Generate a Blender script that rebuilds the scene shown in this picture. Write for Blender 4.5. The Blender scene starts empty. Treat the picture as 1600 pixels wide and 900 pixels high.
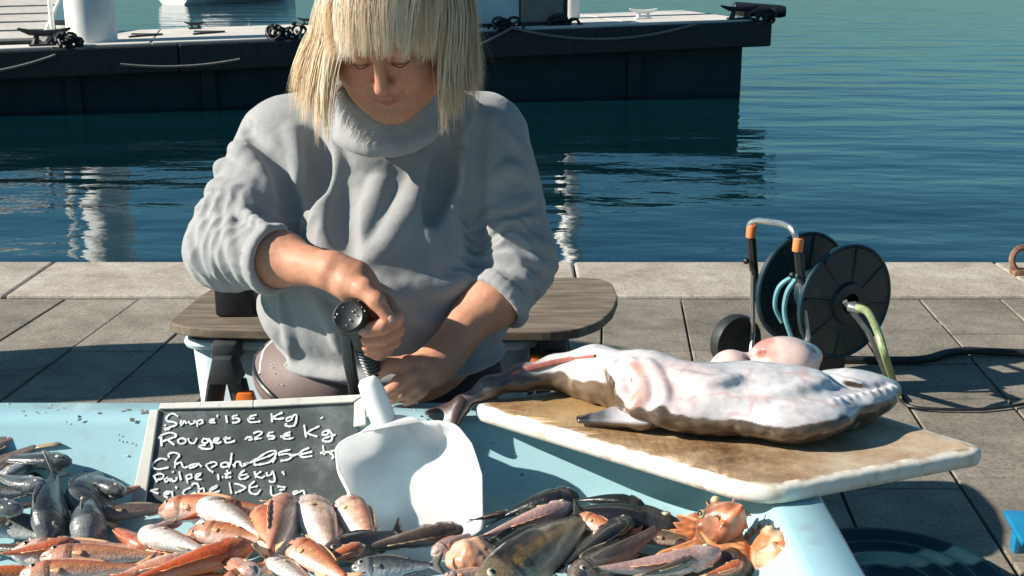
import bpy, bmesh, math, random
import numpy as np
from mathutils import Vector, Matrix, Quaternion
R = math.radians
scn = bpy.context.scene
# ------------------------------------------------------------------ camera
CAM_F = 1900.0                       # focal length in pixels of a 1600 px wide picture
CAM_H = 1.5
CAM_T = math.atan(525.0 / CAM_F)
cam_d = bpy.data.cameras.new("camera")
cam_d.sensor_width = 36.0
cam_d.lens = 36.0 * CAM_F / 1600.0
cam_d.clip_start = 0.05
cam_d.clip_end = 2000.0
cam = bpy.data.objects.new("camera", cam_d)
scn.collection.objects.link(cam)
cam.location = (0, 0, CAM_H)
cam.rotation_euler = (math.pi / 2 - CAM_T, 0, 0)
scn.camera = cam
# ------------------------------------------------------------------ world and sun
SUN_EL = R(31.0)
SUN_AZ = R(8.0)                     # towards the camera from due left
to_sun = Vector((-math.cos(SUN_EL) * math.cos(SUN_AZ), -math.cos(SUN_EL) * math.sin(SUN_AZ), math.sin(SUN_EL)))
world = bpy.data.worlds.new("World")
scn.world = world
world.use_nodes = True
wn = world.node_tree.nodes; wl = world.node_tree.links
wn.clear()
w_out = wn.new("ShaderNodeOutputWorld"); w_bg = wn.new("ShaderNodeBackground"); w_sky = wn.new("ShaderNodeTexSky")
w_sky.sky_type = 'NISHITA'; w_sky.sun_disc = False
w_sky.sun_elevation = SUN_EL
w_sky.sun_rotation = math.atan2(to_sun.x, to_sun.y)
w_sky.air_density = 1.0; w_sky.dust_density = 0.8; w_sky.ozone_density = 1.5
w_bg.inputs[1].default_value = 0.060
w_mul = wn.new("ShaderNodeMix"); w_mul.data_type = 'RGBA'; w_mul.blend_type = 'MULTIPLY'; w_mul.inputs[0].default_value = 1.0
w_mul.inputs[7].default_value = (0.40, 0.76, 0.86, 1)     # one even cool cast over the whole sky
wl.new(w_sky.outputs[0], w_mul.inputs[6]); wl.new(w_mul.outputs[2], w_bg.inputs[0]); wl.new(w_bg.outputs[0], w_out.inputs[0])
sun_d = bpy.data.lights.new("sun", 'SUN'); sun_d.energy = 5.0; sun_d.angle = R(0.55); sun_d.color = (1.0, 0.93, 0.82)
sun = bpy.data.objects.new("sun", sun_d); scn.collection.objects.link(sun)
sun.rotation_euler = to_sun.to_track_quat('Z', 'Y').to_euler()
scn.view_settings.view_transform = 'Standard'; scn.view_settings.look = 'None'
scn.view_settings.exposure = 0.78; scn.view_settings.gamma = 1.0
scn.cycles.max_bounces = 6
# ------------------------------------------------------------------ measuring: sight lines of the camera
_c, _s = math.cos(CAM_T), math.sin(CAM_T)
FW = np.array([0, _c, -_s]); UP = np.array([0, _s, _c]); RT = np.array([1.0, 0, 0]); EYE = np.array([0, 0, CAM_H])
def ray(px, py): return FW + RT * (px - 800) / CAM_F - UP * (py - 450) / CAM_F
def at(px, py, z):                   # point on the level plane z
    d = ray(px, py); return EYE + d * (z - CAM_H) / d[2]
def aty(px, py, y):                  # point on the upright plane y
    d = ray(px, py); return EYE + d * y / d[1]
def onplane(px, py, p0, n):
    d = ray(px, py); return EYE + d * (np.dot(np.array(p0) - EYE, n) / np.dot(d, n))
# ------------------------------------------------------------------ object helpers
COL = scn.collection
def tag(o, label=None, cat=None, group=None, kind=None):
    if label: o["label"] = label
    if cat: o["category"] = cat
    if group: o["group"] = group
    if kind: o["kind"] = kind
    return o
def thing(name, label, cat, loc=(0, 0, 0), group=None, rot=None):
    o = bpy.data.objects.new(name, None); COL.objects.link(o); o.location = Vector(loc); o.empty_display_size = 0.05
    if rot is not None: o.rotation_euler = rot
    return tag(o, label, cat, group)
def link(name, me, mat=None, parent=None, local=False):
    o = bpy.data.objects.new(name, me); COL.objects.link(o)
    if mat is not None and not me.materials: me.materials.append(mat)
    if parent is not None:
        o.parent = parent
        if not local:
            o.matrix_parent_inverse = wm(parent).inverted()
    return o
def wm(o):
    m = Matrix.LocRotScale(o.location, o.rotation_euler.to_quaternion(), o.scale)
    if o.parent: return wm(o.parent) @ o.matrix_parent_inverse @ m
    return m
def mesh(name, V, Fs, smooth=True, col=None):
    me = bpy.data.meshes.new(name)
    if isinstance(Fs, np.ndarray):
        V = np.asarray(V, dtype=np.float32); n = len(Fs); k = Fs.shape[1]
        me.vertices.add(len(V)); me.vertices.foreach_set("co", V.ravel())
        me.loops.add(n * k); me.loops.foreach_set("vertex_index", Fs.astype(np.int32).ravel())
        me.polygons.add(n); me.polygons.foreach_set("loop_start", np.arange(0, n * k, k, dtype=np.int32))
        me.update(calc_edges=True); me.validate()
    else:
        me.from_pydata([tuple(map(float, v)) for v in V], [], [tuple(map(int, f)) for f in Fs]); me.update()
    if smooth: me.polygons.foreach_set("use_smooth", [True] * len(me.polygons))
    if col is not None:
        a = me.color_attributes.new("col", 'FLOAT_COLOR', 'POINT')
        c = np.ones((len(me.vertices), 4), dtype=np.float32); c[:, :3] = np.asarray(col)[:, :3]
        a.data.foreach_set("color", c.ravel())
    return me
class MB:                            # collects shapes into one mesh
    def __init__(s): s.v = []; s.f = []
    def add(s, V, Fs):
        n = len(s.v); s.v += [tuple(map(float, p)) for p in V]; s.f += [tuple(i + n for i in f) for f in Fs]; return s
    def box(s, c, size, rz=0.0, rot=None, b=0.0):
        hx, hy, hz = size[0] / 2, size[1] / 2, size[2] / 2
        M = rot if rot is not None else Matrix.Rotation(rz, 3, 'Z')
        if b <= 0:
            P = [(x, y, z) for z in (-hz, hz) for x, y in ((-hx, -hy), (hx, -hy), (hx, hy), (-hx, hy))]
            F_ = [(3, 2, 1, 0), (4, 5, 6, 7), (0, 1, 5, 4), (1, 2, 6, 5), (2, 3, 7, 6), (3, 0, 4, 7)]
        else:
            bm = bmesh.new(); bmesh.ops.create_cube(bm, size=1)
            for v in bm.verts: v.co = Vector((v.co.x * size[0], v.co.y * size[1], v.co.z * size[2]))
            bmesh.ops.bevel(bm, geom=bm.edges[:], offset=b, segments=2, affect='EDGES', profile=0.5)
            bm.verts.index_update()
            P = [v.co.copy() for v in bm.verts]; F_ = [tuple(v.index for v in f.verts) for f in bm.faces]; bm.free()
        return s.add([Vector(c) + M @ Vector(p) for p in P], F_)
    def tube(s, pts, r, n=8, caps=True, flat=None):
        pts = [Vector(p) for p in pts]; rr = r if hasattr(r, '__len__') else [r] * len(pts)
        V = []; prev = None
        for i, p in enumerate(pts):
            t = (pts[min(i + 1, len(pts) - 1)] - pts[max(i - 1, 0)])
            t = t.normalized() if t.length > 1e-9 else Vector((0, 0, 1))
            if prev is None:
                a = Vector((0, 0, 1)) if abs(t.z) < 0.9 else Vector((1, 0, 0)); prev = (a - t * a.dot(t)).normalized()
            else:
                q = prev - t * prev.dot(t); prev = q.normalized() if q.length > 1e-6 else t.orthogonal().normalized()
            b = t.cross(prev)
            for k in range(n):
                a = 2 * math.pi * k / n
                V.append(p + (prev * math.cos(a) + b * math.sin(a)) * rr[i])
        F_ = [(i * n + k, i * n + (k + 1) % n, (i + 1) * n + (k + 1) % n, (i + 1) * n + k) for i in range(len(pts) - 1) for k in range(n)]
        if caps: F_ += [tuple(range(n - 1, -1, -1)), tuple((len(pts) - 1) * n + k for k in range(n))]
        return s.add(V, F_)
    def lathe(s, prof, c=(0, 0, 0), axis=(0, 0, 1), n=32):
        q = Vector((0, 0, 1)).rotation_difference(Vector(axis).normalized()); V = []
        for r, z in prof:
            for k in range(n):
                a = 2 * math.pi * k / n
                V.append(Vector(c) + q @ Vector((r * math.cos(a), r * math.sin(a), z)))
        m = len(prof)
        F_ = [(i * n + k, i * n + (k + 1) % n, (i + 1) * n + (k + 1) % n, (i + 1) * n + k) for i in range(m - 1) for k in range(n)]
        return s.add(V, F_)
    def prism(s, poly, z0, z1, M=None):
        n = len(poly); V = [(x, y, z0) for x, y in poly] + [(x, y, z1) for x, y in poly]
        if M is not None: V = [M @ Vector(v) for v in V]
        return s.add(V, [tuple(range(n - 1, -1, -1)), tuple(range(n, 2 * n))] + [(i, (i + 1) % n, n + (i + 1) % n, n + i) for i in range(n)])
    def sphere(s, c, r, n=12, m=8, M=None):
        rr = r if hasattr(r, '__len__') else (r, r, r); V = []
        for i in range(m + 1):
            t = math.pi * i / m
            for k in range(n):
                a = 2 * math.pi * k / n
                p = Vector((rr[0] * math.sin(t) * math.cos(a), rr[1] * math.sin(t) * math.sin(a), rr[2] * math.cos(t)))
                V.append(Vector(c) + (M @ p if M is not None else p))
        return s.add(V, [(i * n + k, (i + 1) * n + k, (i + 1) * n + (k + 1) % n, i * n + (k + 1) % n) for i in range(m) for k in range(n)])
    def build(s, name, mat, parent=None, smooth=True, bevel=0.0, local=False, sharp=35):
        me = mesh(name, s.v, s.f, smooth)
        bm = bmesh.new(); bm.from_mesh(me)
        bmesh.ops.remove_doubles(bm, verts=bm.verts[:], dist=1e-6)
        bmesh.ops.recalc_face_normals(bm, faces=bm.faces[:])
        if bevel > 0:
            ed = [e for e in bm.edges if len(e.link_faces) == 2 and e.calc_face_angle(0) > R(35)]
            bmesh.ops.bevel(bm, geom=ed, offset=bevel, segments=2, affect='EDGES', profile=0.5, clamp_overlap=True)
        for e in bm.edges:
            if len(e.link_faces) == 2 and e.calc_face_angle(0) > R(sharp): e.smooth = False
        for f in bm.faces: f.smooth = smooth
        bm.to_mesh(me); bm.free()
        return link(name, me, mat, parent, local)
def cr(pts, n=6):                    # smooth curve through points
    P = [np.asarray(p, float) for p in pts]
    if len(P) < 3: return P
    P = [2 * P[0] - P[1]] + P + [2 * P[-1] - P[-2]]; out = []
    for i in range(1, len(P) - 2):
        a, b, c, d = P[i - 1:i + 3]
        for k in range(n):
            t = k / n
            out.append(0.5 * (2 * b + (c - a) * t + (2 * a - 5 * b + 4 * c - d) * t * t + (3 * b - a - 3 * c + d) * t ** 3))
    out.append(P[-2]); return out
def rrect(x0, x1, y0, y1, r, n=5):
    o = []
    for cx, cy, a0 in ((x1 - r, y1 - r, 0), (x0 + r, y1 - r, 90), (x0 + r, y0 + r, 180), (x1 - r, y0 + r, 270)):
        for k in range(n + 1):
            a = R(a0 + 90 * k / n); o.append((cx + r * math.cos(a), cy + r * math.sin(a)))
    return o
def round_poly(P, r, n=4):
    out = []; m = len(P)
    for i in range(m):
        a, b, c = np.array(P[i - 1]), np.array(P[i]), np.array(P[(i + 1) % m])
        u = (a - b); v = (c - b); lu, lv = np.linalg.norm(u), np.linalg.norm(v)
        d = min(r[i] if hasattr(r, '__len__') else r, lu * 0.45, lv * 0.45)
        p, q = b + u / lu * d, b + v / lv * d
        for k in range(n + 1):
            t = k / n; out.append(tuple((1 - t) ** 2 * p + 2 * t * (1 - t) * b + t * t * q))
    return out
# ------------------------------------------------------------------ numpy noise
def _hash(ix, iy, iz, seed):
    h = (ix * 374761393 + iy * 668265263 + iz * 2147483647 + seed * 974634777) & 0xffffffff
    h = ((h ^ (h >> 13)) * 1274126177) & 0xffffffff
    return ((h ^ (h >> 16)) & 0xffff) / 65535.0
def vnoise(P, scale, seed=0):
    p = np.asarray(P, float) * scale; i = np.floor(p).astype(np.int64); f = p - i; f = f * f * (3 - 2 * f)
    r = 0
    for dx in (0, 1):
        for dy in (0, 1):
            for dz in (0, 1):
                w = (f[:, 0] if dx else 1 - f[:, 0]) * (f[:, 1] if dy else 1 - f[:, 1]) * (f[:, 2] if dz else 1 - f[:, 2])
                r = r + w * _hash(i[:, 0] + dx, i[:, 1] + dy, i[:, 2] + dz, seed)
    return r * 2 - 1
def sm(x, a, b):
    t = np.clip((x - a) / (b - a), 0, 1); return t * t * (3 - 2 * t)
# ------------------------------------------------------------------ materials
def nt(name):
    m = bpy.data.materials.new(name); m.use_nodes = True; n = m.node_tree.nodes
    return m, n, m.node_tree.links, n["Principled BSDF"]
def coords(n, l, scale=(1, 1, 1), kind="Object"):
    tc = n.new("ShaderNodeTexCoord"); mp = n.new("ShaderNodeMapping"); mp.inputs["Scale"].default_value = scale
    l.new(tc.outputs[kind], mp.inputs[0]); return mp.outputs[0]
def noise(n, l, vec, scale, detail=4, rough=0.55):
    t = n.new("ShaderNodeTexNoise"); t.inputs["Scale"].default_value = scale; t.inputs["Detail"].default_value = detail
    t.inputs["Roughness"].default_value = rough; l.new(vec, t.inputs["Vector"]); return t.outputs[0]
def ramp(n, l, fac, stops):
    r = n.new("ShaderNodeValToRGB"); e = r.color_ramp.elements
    while len(e) < len(stops): e.new(0.5)
    for k, (p, c) in zip(e, stops): k.position = p; k.color = (c if hasattr(c, '__len__') else (c, c, c)) + ((1,) if hasattr(c, '__len__') else (1,))
    l.new(fac, r.inputs[0]); return r.outputs[0]
def mix(n, l, fac, a, b, mode='MIX'):
    x = n.new("ShaderNodeMix"); x.data_type = 'RGBA'; x.blend_type = mode
    for s, v in ((x.inputs[0], fac), (x.inputs[6], a), (x.inputs[7], b)):
        if hasattr(v, 'node'): l.new(v, s)
        elif hasattr(v, '__len__'): s.default_value = tuple(v) + (1,)
        else: s.default_value = v
    return x.outputs[2]
def bump(n, l, bs, h, strength=0.3, dist=0.01, prev=None):
    b = n.new("ShaderNodeBump"); b.inputs["Strength"].default_value = strength; b.inputs["Distance"].default_value = dist
    l.new(h, b.inputs["Height"])
    if prev is not None: l.new(prev, b.inputs["Normal"])
    l.new(b.outputs[0], bs.inputs["Normal"]); return b.outputs[0]
def simple(name, c1, c2=None, scale=20, rough=0.5, bstr=0.15, bdist=0.002, metal=0.0, lo=0.35, hi=0.65, rvar=0.1, stretch=(1, 1, 1), coat=0.0, spots=None, sss=0.0):
    m, n, l, b = nt(name)
    v = coords(n, l, stretch); c2 = c2 or tuple(x * 0.75 for x in c1)
    f = noise(n, l, v, scale)
    c = ramp(n, l, f, [(lo, c1), (hi, c2)])
    if spots:
        f2 = noise(n, l, v, spots[1], 3, 0.6); k = ramp(n, l, f2, [(spots[2], 0.0), (spots[3], 1.0)])
        c = mix(n, l, k, c, spots[0])
    l.new(c, b.inputs["Base Color"])
    rr = ramp(n, l, noise(n, l, v, scale * 2.3), [(0.3, max(rough - rvar, 0.02)), (0.7, min(rough + rvar, 1.0))])
    l.new(rr, b.inputs["Roughness"]); b.inputs["Metallic"].default_value = metal; b.inputs["Coat Weight"].default_value = coat
    if sss > 0:
        b.inputs["Subsurface Weight"].default_value = sss; b.inputs["Subsurface Radius"].default_value = (1.0, 0.4, 0.25); b.inputs["Subsurface Scale"].default_value = 0.006
    if bstr > 0: bump(n, l, b, noise(n, l, v, scale * 4, 5), bstr, bdist)
    return m
def attr_mat(name, rough=0.4, scale=60, amount=0.25, bstr=0.2, bdist=0.001, coat=0.0, sss=0.0, spec=0.5, stretch=(1, 1, 1), sheen=0.0, cells=0):
    m, n, l, b = nt(name)
    a = n.new("ShaderNodeAttribute"); a.attribute_name = "col"
    v = coords(n, l, stretch); f = noise(n, l, v, scale, 5)
    k = ramp(n, l, f, [(0.3, 1.0 - amount), (0.7, 1.0 + amount * 0.3)])
    c = mix(n, l, 1.0, a.outputs["Color"], k, 'MULTIPLY'); l.new(c, b.inputs["Base Color"])
    b.inputs["Roughness"].default_value = rough; b.inputs["Coat Weight"].default_value = coat; b.inputs["Coat Roughness"].default_value = 0.12
    b.inputs["Specular IOR Level"].default_value = spec; b.inputs["Sheen Weight"].default_value = sheen
    if sss > 0:
        b.inputs["Subsurface Weight"].default_value = sss; b.inputs["Subsurface Radius"].default_value = (1.0, 0.35, 0.2); b.inputs["Subsurface Scale"].default_value = 0.005
    h = f if not cells else None
    if cells:
        vo = n.new("ShaderNodeTexVoronoi"); vo.inputs["Scale"].default_value = cells; l.new(coords(n, l, (1, 1, 1.3)), vo.inputs["Vector"]); h = vo.outputs["Distance"]
        c = mix(n, l, 1.0, c, ramp(n, l, h, [(0.1, 1.14), (0.62, 0.84)]), 'MULTIPLY'); l.new(c, b.inputs["Base Color"])
    if bstr > 0: bump(n, l, b, h, bstr, bdist)
    return m
# ------------------------------------------------------------------ implicit sculpting (signed distances on a grid)
class Clay:
    def __init__(s, lo, hi, h):
        s.lo = np.array(lo, float); s.h = h
        s.n = np.ceil((np.array(hi) - s.lo) / h).astype(int) + 1
        s.f = np.full(s.n, 0.08, dtype=np.float32)
    def _sub(s, lo, hi):
        a = np.clip(np.floor((lo - s.lo) / s.h).astype(int), 0, s.n - 1); b = np.clip(np.ceil((hi - s.lo) / s.h).astype(int) + 1, 1, s.n)
        if np.any(b <= a): return None
        g = [(s.lo[i] + s.h * np.arange(a[i], b[i])).astype(np.float32) for i in range(3)]
        return (slice(a[0], b[0]), slice(a[1], b[1]), slice(a[2], b[2])), g[0][:, None, None], g[1][None, :, None], g[2][None, None, :]
    def _comb(s, sl, d, k, mode):
        f = s.f[sl]
        if mode == 'u':
            hh = np.clip(0.5 + 0.5 * (f - d) / k, 0, 1); s.f[sl] = f + (d - f) * hh - k * hh * (1 - hh)
        else:
            hh = np.clip(0.5 - 0.5 * (f + d) / k, 0, 1); s.f[sl] = f + (-d - f) * hh + k * hh * (1 - hh)
    def cap(s, a, b, ra, rb=None, k=0.02, mode='u'):
        rb = ra if rb is None else rb; a = np.asarray(a, float); b = np.asarray(b, float); m = max(ra, rb) + k + 4 * s.h
        q = s._sub(np.minimum(a, b) - m, np.maximum(a, b) + m)
        if q is None: return
        sl, X, Y, Z = q; ab = b - a; L2 = max(float(ab @ ab), 1e-12)
        t = np.clip(((X - a[0]) * ab[0] + (Y - a[1]) * ab[1] + (Z - a[2]) * ab[2]) / L2, 0, 1)
        d = np.sqrt((X - a[0] - ab[0] * t) ** 2 + (Y - a[1] - ab[1] * t) ** 2 + (Z - a[2] - ab[2] * t) ** 2) - (ra + (rb - ra) * t)
        s._comb(sl, d, k, mode)
    def chain(s, pts, rad, k=0.01, mode='u'):
        rad = rad if hasattr(rad, '__len__') else [rad] * len(pts)
        for i in range(len(pts) - 1): s.cap(pts[i], pts[i + 1], rad[i], rad[i + 1], k, mode)
    def ell(s, c, r, k=0.02, M=None, mode='u'):
        c = np.asarray(c, float); r = np.asarray(r, float); m = max(r) + k + 4 * s.h
        q = s._sub(c - m, c + m)
        if q is None: return
        sl, X, Y, Z = q; x, y, z = X - c[0], Y - c[1], Z - c[2]
        if M is not None:
            M = np.array(M); x, y, z = (M[0, 0] * x + M[1, 0] * y + M[2, 0] * z, M[0, 1] * x + M[1, 1] * y + M[2, 1] * z, M[0, 2] * x + M[1, 2] * y + M[2, 2] * z)
        k0 = np.sqrt((x / r[0]) ** 2 + (y / r[1]) ** 2 + (z / r[2]) ** 2); k1 = np.sqrt((x / r[0] ** 2) ** 2 + (y / r[1] ** 2) ** 2 + (z / r[2] ** 2) ** 2)
        s._comb(sl, (k0 * (k0 - 1) / np.maximum(k1, 1e-6)).astype(np.float32), k, mode)
    def val(s, p):
        q = (np.asarray(p) - s.lo) / s.h; i = np.clip(np.floor(q).astype(int), 0, s.n - 2); f = q - i; r = 0
        for dx in (0, 1):
            for dy in (0, 1):
                for dz in (0, 1):
                    r += (f[0] if dx else 1 - f[0]) * (f[1] if dy else 1 - f[1]) * (f[2] if dz else 1 - f[2]) * s.f[i[0] + dx, i[1] + dy, i[2] + dz]
        return r
    def hit(s, px, py, y0=1.8):      # where the sight line meets the surface (nudged inwards past the outline)
        for k in range(40):
            d = ray(px, py); d = d / np.linalg.norm(d); t = y0 / d[1]
            for _ in range(300):
                p = EYE + d * t
                if p[1] > s.lo[1] + s.h * (s.n[1] - 1): break
                if np.any(p < s.lo) or np.any(p > s.lo + s.h * (s.n - 1)): t += 0.01; continue
                v = s.val(p)
                if v < 0.0004: return p
                t += max(min(v * 0.8, 0.02), 0.0008)
            cx, cy = s.aim; L = math.hypot(cx - px, cy - py) + 1e-9; px += (cx - px) / L * 4; py += (cy - py) / L * 4
        return p
    aim = (600, 400)
    def nets(s):
        f = s.f; ins = f < 0
        c = np.zeros(tuple(s.n - 1), dtype=np.uint8)
        for dx in (0, 1):
            for dy in (0, 1):
                for dz in (0, 1): c += ins[dx:s.n[0] - 1 + dx, dy:s.n[1] - 1 + dy, dz:s.n[2] - 1 + dz]
        act = (c > 0) & (c < 8); idx = np.full(act.shape, -1, dtype=np.int32); I = np.argwhere(act); idx[act] = np.arange(len(I))
        acc = np.zeros((len(I), 3)); cnt = np.zeros(len(I)); g = lambda o: f[I[:, 0] + o[0], I[:, 1] + o[1], I[:, 2] + o[2]]
        for ax in range(3):
            for a in (0, 1):
                for b in (0, 1):
                    o0 = [a, b]; o0.insert(ax, 0); o1 = list(o0); o1[ax] = 1
                    v0, v1 = g(o0), g(o1); m = (v0 < 0) != (v1 < 0)
                    t = v0 / np.where(m, v0 - v1, 1); p = np.tile(np.array(o0, float), (len(I), 1)); p[:, ax] = t
                    acc[m] += p[m]; cnt[m] += 1
        V = s.lo + s.h * (I + acc / cnt[:, None]); Q = []
        for ax in range(3):
            u, w = (ax + 1) % 3, (ax + 2) % 3
            sl0 = [slice(None)] * 3; sl1 = [slice(None)] * 3; sl0[ax] = slice(0, -1); sl1[ax] = slice(1, None)
            e = ins[tuple(sl0)] != ins[tuple(sl1)]; E = np.argwhere(e); E = E[(E[:, u] > 0) & (E[:, w] > 0) & (E[:, u] < s.n[u] - 1) & (E[:, w] < s.n[w] - 1)]
            flip = ins[tuple(sl0)][E[:, 0], E[:, 1], E[:, 2]]; q = []
            for du, dw in ((0, 0), (-1, 0), (-1, -1), (0, -1)):
                P = E.copy(); P[:, u] += du; P[:, w] += dw; q.append(idx[P[:, 0], P[:, 1], P[:, 2]])
            q = np.stack(q, 1); q[~flip] = q[~flip][:, ::-1]; Q.append(q)
        Fq = np.concatenate(Q); Fq = Fq[(Fq >= 0).all(1)]
        return V, Fq[:, ::-1].copy()
def relax(V, Fq, it=1, w=0.5):
    V = V.copy()
    for _ in range(it):
        S = np.zeros_like(V); n = np.zeros(len(V))
        for a, b in ((0, 1), (1, 2), (2, 3), (3, 0)):
            for x, y in ((a, b), (b, a)):
                for c in range(3): S[:, c] += np.bincount(Fq[:, x], V[Fq[:, y], c], len(V))
                n += np.bincount(Fq[:, x], minlength=len(V))
        V += w * (S / np.maximum(n, 1)[:, None] - V)
    return V
def normals(V, Fq):
    a = np.cross(V[Fq[:, 2]] - V[Fq[:, 0]], V[Fq[:, 3]] - V[Fq[:, 1]]); N = np.zeros_like(V)
    for k in range(4):
        for c in range(3): N[:, c] += np.bincount(Fq[:, k], a[:, c], len(V))
    return N / np.maximum(np.linalg.norm(N, axis=1), 1e-12)[:, None]
rng = random.Random(7)
# ================================================================== SETTING
def clay_mesh(cl, it=1, w=0.5):
    V, Fq = cl.nets(); V = relax(V, Fq, it, w)
    vol = np.einsum('ij,ij->i', V[Fq[:, 0]], np.cross(V[Fq[:, 1]], V[Fq[:, 2]])).sum()
    return V, (Fq if vol > 0 else Fq[:, ::-1].copy())
# ---- water
WATER_Z = -0.9
m_water, n_, l_, b_ = nt("sea_water")
b_.inputs["Base Color"].default_value = (0.001, 0.016, 0.022, 1); b_.inputs["Roughness"].default_value = 0.03; b_.inputs["IOR"].default_value = 1.8
v1 = coords(n_, l_, (0.45, 1.0, 1.0)); v2 = coords(n_, l_, (0.7, 1.25, 1.0))
w1 = noise(n_, l_, v1, 0.9, 2, 0.4); w2 = noise(n_, l_, v2, 3.2, 3, 0.5)
bb = bump(n_, l_, b_, w1, 0.5, 0.13); bump(n_, l_, b_, w2, 0.4, 0.022, bb)
mb = MB(); mb.add([(-400, 5.9, WATER_Z), (400, 5.9, WATER_Z), (400, 900, WATER_Z), (-400, 900, WATER_Z)], [(0, 1, 2, 3)])
tag(mb.build("water", m_water), kind="structure")
# ---- quay body
m_quay = simple("quay_concrete", (0.17, 0.16, 0.14), (0.25, 0.23, 0.2), 3, 0.85, 0.3, 0.004)
mb = MB(); mb.add([(-60, -30, -0.035), (60, -30, -0.035), (60, 5.86, -0.035), (-60, 5.86, -0.035), (-60, 5.86, -3), (60, 5.86, -3)], [(0, 1, 2, 3), (3, 2, 5, 4)])
quay = tag(mb.build("quay_ground", m_quay, smooth=False), kind="structure")
# ---- paving: separate stones with recessed joints
def stone_mat(name, c1, c2, c3):
    m, n, l, b = nt(name)
    v = coords(n, l, (0.85, 1, 1)); oi = n.new("ShaderNodeObjectInfo")
    f = noise(n, l, v, 2.2, 6, 0.65); c = ramp(n, l, f, [(0.36, c1), (0.5, c2), (0.64, c3)])
    f2 = noise(n, l, coords(n, l), 70, 4, 0.7); k = ramp(n, l, f2, [(0.34, 0.62), (0.5, 1.0), (0.68, 1.12)])
    c = mix(n, l, 1.0, c, k, 'MULTIPLY')
    st = noise(n, l, coords(n, l, (1.0, 1.0, 1)), 9, 5, 0.65); k3 = ramp(n, l, st, [(0.36, 0.8), (0.6, 1.05)])
    c = mix(n, l, 1.0, c, k3, 'MULTIPLY')
    k2 = ramp(n, l, oi.outputs["Random"], [(0.0, 0.8), (1.0, 1.14)])
    c = mix(n, l, 1.0, c, k2, 'MULTIPLY'); l.new(c, b.inputs["Base Color"]); b.inputs["Roughness"].default_value = 0.78
    bump(n, l, b, noise(n, l, coords(n, l), 55, 6, 0.7), 0.55, 0.004); return m
m_pave = stone_mat("paving_stone", (0.175, 0.15, 0.12), (0.235, 0.203, 0.162), (0.285, 0.25, 0.205))
m_cope = stone_mat("coping_stone", (0.36, 0.31, 0.25), (0.45, 0.39, 0.32), (0.50, 0.45, 0.38))
def slab(name, P, z, mat, th=0.07, bev=0.006, sub=1):
    mb = MB(); mb.prism(P, z - th, z); return mb.build(name, mat, quay, smooth=False, bevel=bev)
def jit(a): return a + rng.uniform(-0.004, 0.004)
COPE = [-9, -6.2, -4.05, -2.28, 0.305, 2.4, 4.6, 7, 10]
for a, b in zip(COPE[:-1], COPE[1:]):
    g = 0.005; e = rng.uniform(-0.006, 0.006)
    slab("coping_stone", [(a + g, 5.255), (b - g, 5.255), (b - g, 5.885 + e), (a + g, 5.885 + e)], 0.012 + rng.uniform(-0.002, 0.003), m_cope, 0.2, 0.012)
SK = 0.08                            # the courses run slightly askew to the quay edge
xs0 = [-2.03 - 0.343 * k for k in range(1, 10)][::-1] + [-2.03, -1.70, -1.355, -1.01, -0.665, -0.32, 0.03, 0.38, 0.73, 1.085, 1.44, 1.80, 2.16] + [2.16 + 0.35 * k for k in range(1, 8)]
for ci, (a, b2) in enumerate(zip(xs0[:-1], xs0[1:])):
    y1 = 5.247
    while y1 > 0.8:
        Ls_ = rng.choice((0.37, 0.52, 0.66, 0.74)); y0 = max(y1 - Ls_, 0.5); g = 0.0055 if a > 1.0 else 0.004; z = rng.uniform(-0.003, 0.003)
        sx0, sx1 = SK * (y0 - 4.9), SK * (y1 - 4.9); gg = 0.0025
        slab("paving_stone", [(a + sx0 + g, y0 + gg), (b2 + sx0 - g, y0 + gg), (b2 + sx1 - g, y1 - gg), (a + sx1 + g, y1 - gg)], z, m_pave, 0.06, 0.004)
        y1 = y0
# ---- mooring ring on the coping
m_rust = simple("rusty_iron", (0.12, 0.06, 0.035), (0.24, 0.135, 0.08), 30, 0.8, 0.5, 0.003)
rp = at(1592, 425, 0.02)
t = thing("mooring_ring", "rusty iron mooring ring standing on the pale quay edge", "mooring ring", rp)
mb = MB(); ring = [Vector(rp) + Vector((0.052 * math.cos(a) + 0.012, 0.01 * math.sin(a), 0.06 + 0.058 * math.sin(a))) for a in np.linspace(0, 2 * math.pi, 21)]
mb.tube(ring, 0.016, 8, False); mb.build("ring", m_rust, t)
mb = MB(); mb.box(Vector(rp) + Vector((0.012, 0, 0.0)), (0.09, 0.07, 0.03), b=0.006); mb.build("anchor_plate", m_rust, t)
# ---- floating pontoon
m_deck = simple("deck_concrete", (0.62, 0.58, 0.52), (0.5, 0.47, 0.43), 1.4, 0.8, 0.2, 0.004)
m_hull = simple("pontoon_side", (0.008, 0.022, 0.027), (0.013, 0.031, 0.037), 1.2, 0.7, 0.2, 0.01)
m_rub = simple("black_rubber", (0.008, 0.011, 0.012), (0.02, 0.024, 0.025), 12, 0.6, 0.3, 0.004)
m_dark = simple("dark_plastic", (0.012, 0.013, 0.014), (0.02, 0.022, 0.023), 30, 0.42, 0.1, 0.001)
m_white = simple("white_paint", (0.8, 0.8, 0.77), (0.7, 0.7, 0.67), 4, 0.4, 0.05, 0.001)
eR = aty(1181, 30, 21.45); eL = aty(140, 70, 18.97)
dX = (eR - eL) / (eR[0] - eL[0])                      # along the front edge, rising slightly to the right
xL = -14.0; A0 = eL + dX * (xL - eL[0]); A1 = eR
nrm = np.array([-dX[1], dX[0], 0.0]); nrm /= np.linalg.norm(nrm)   # horizontal, away from the camera
def pon(x, d, dz=0.0):               # along x, d metres behind the front edge, dz above the deck
    return A0 + dX * (x - xL) + nrm * d + np.array([0, 0, dz])
pont = thing("pontoon", "dark floating pontoon with a pale concrete deck along the far side of the basin", "pontoon", pon(-4, 2))
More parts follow.
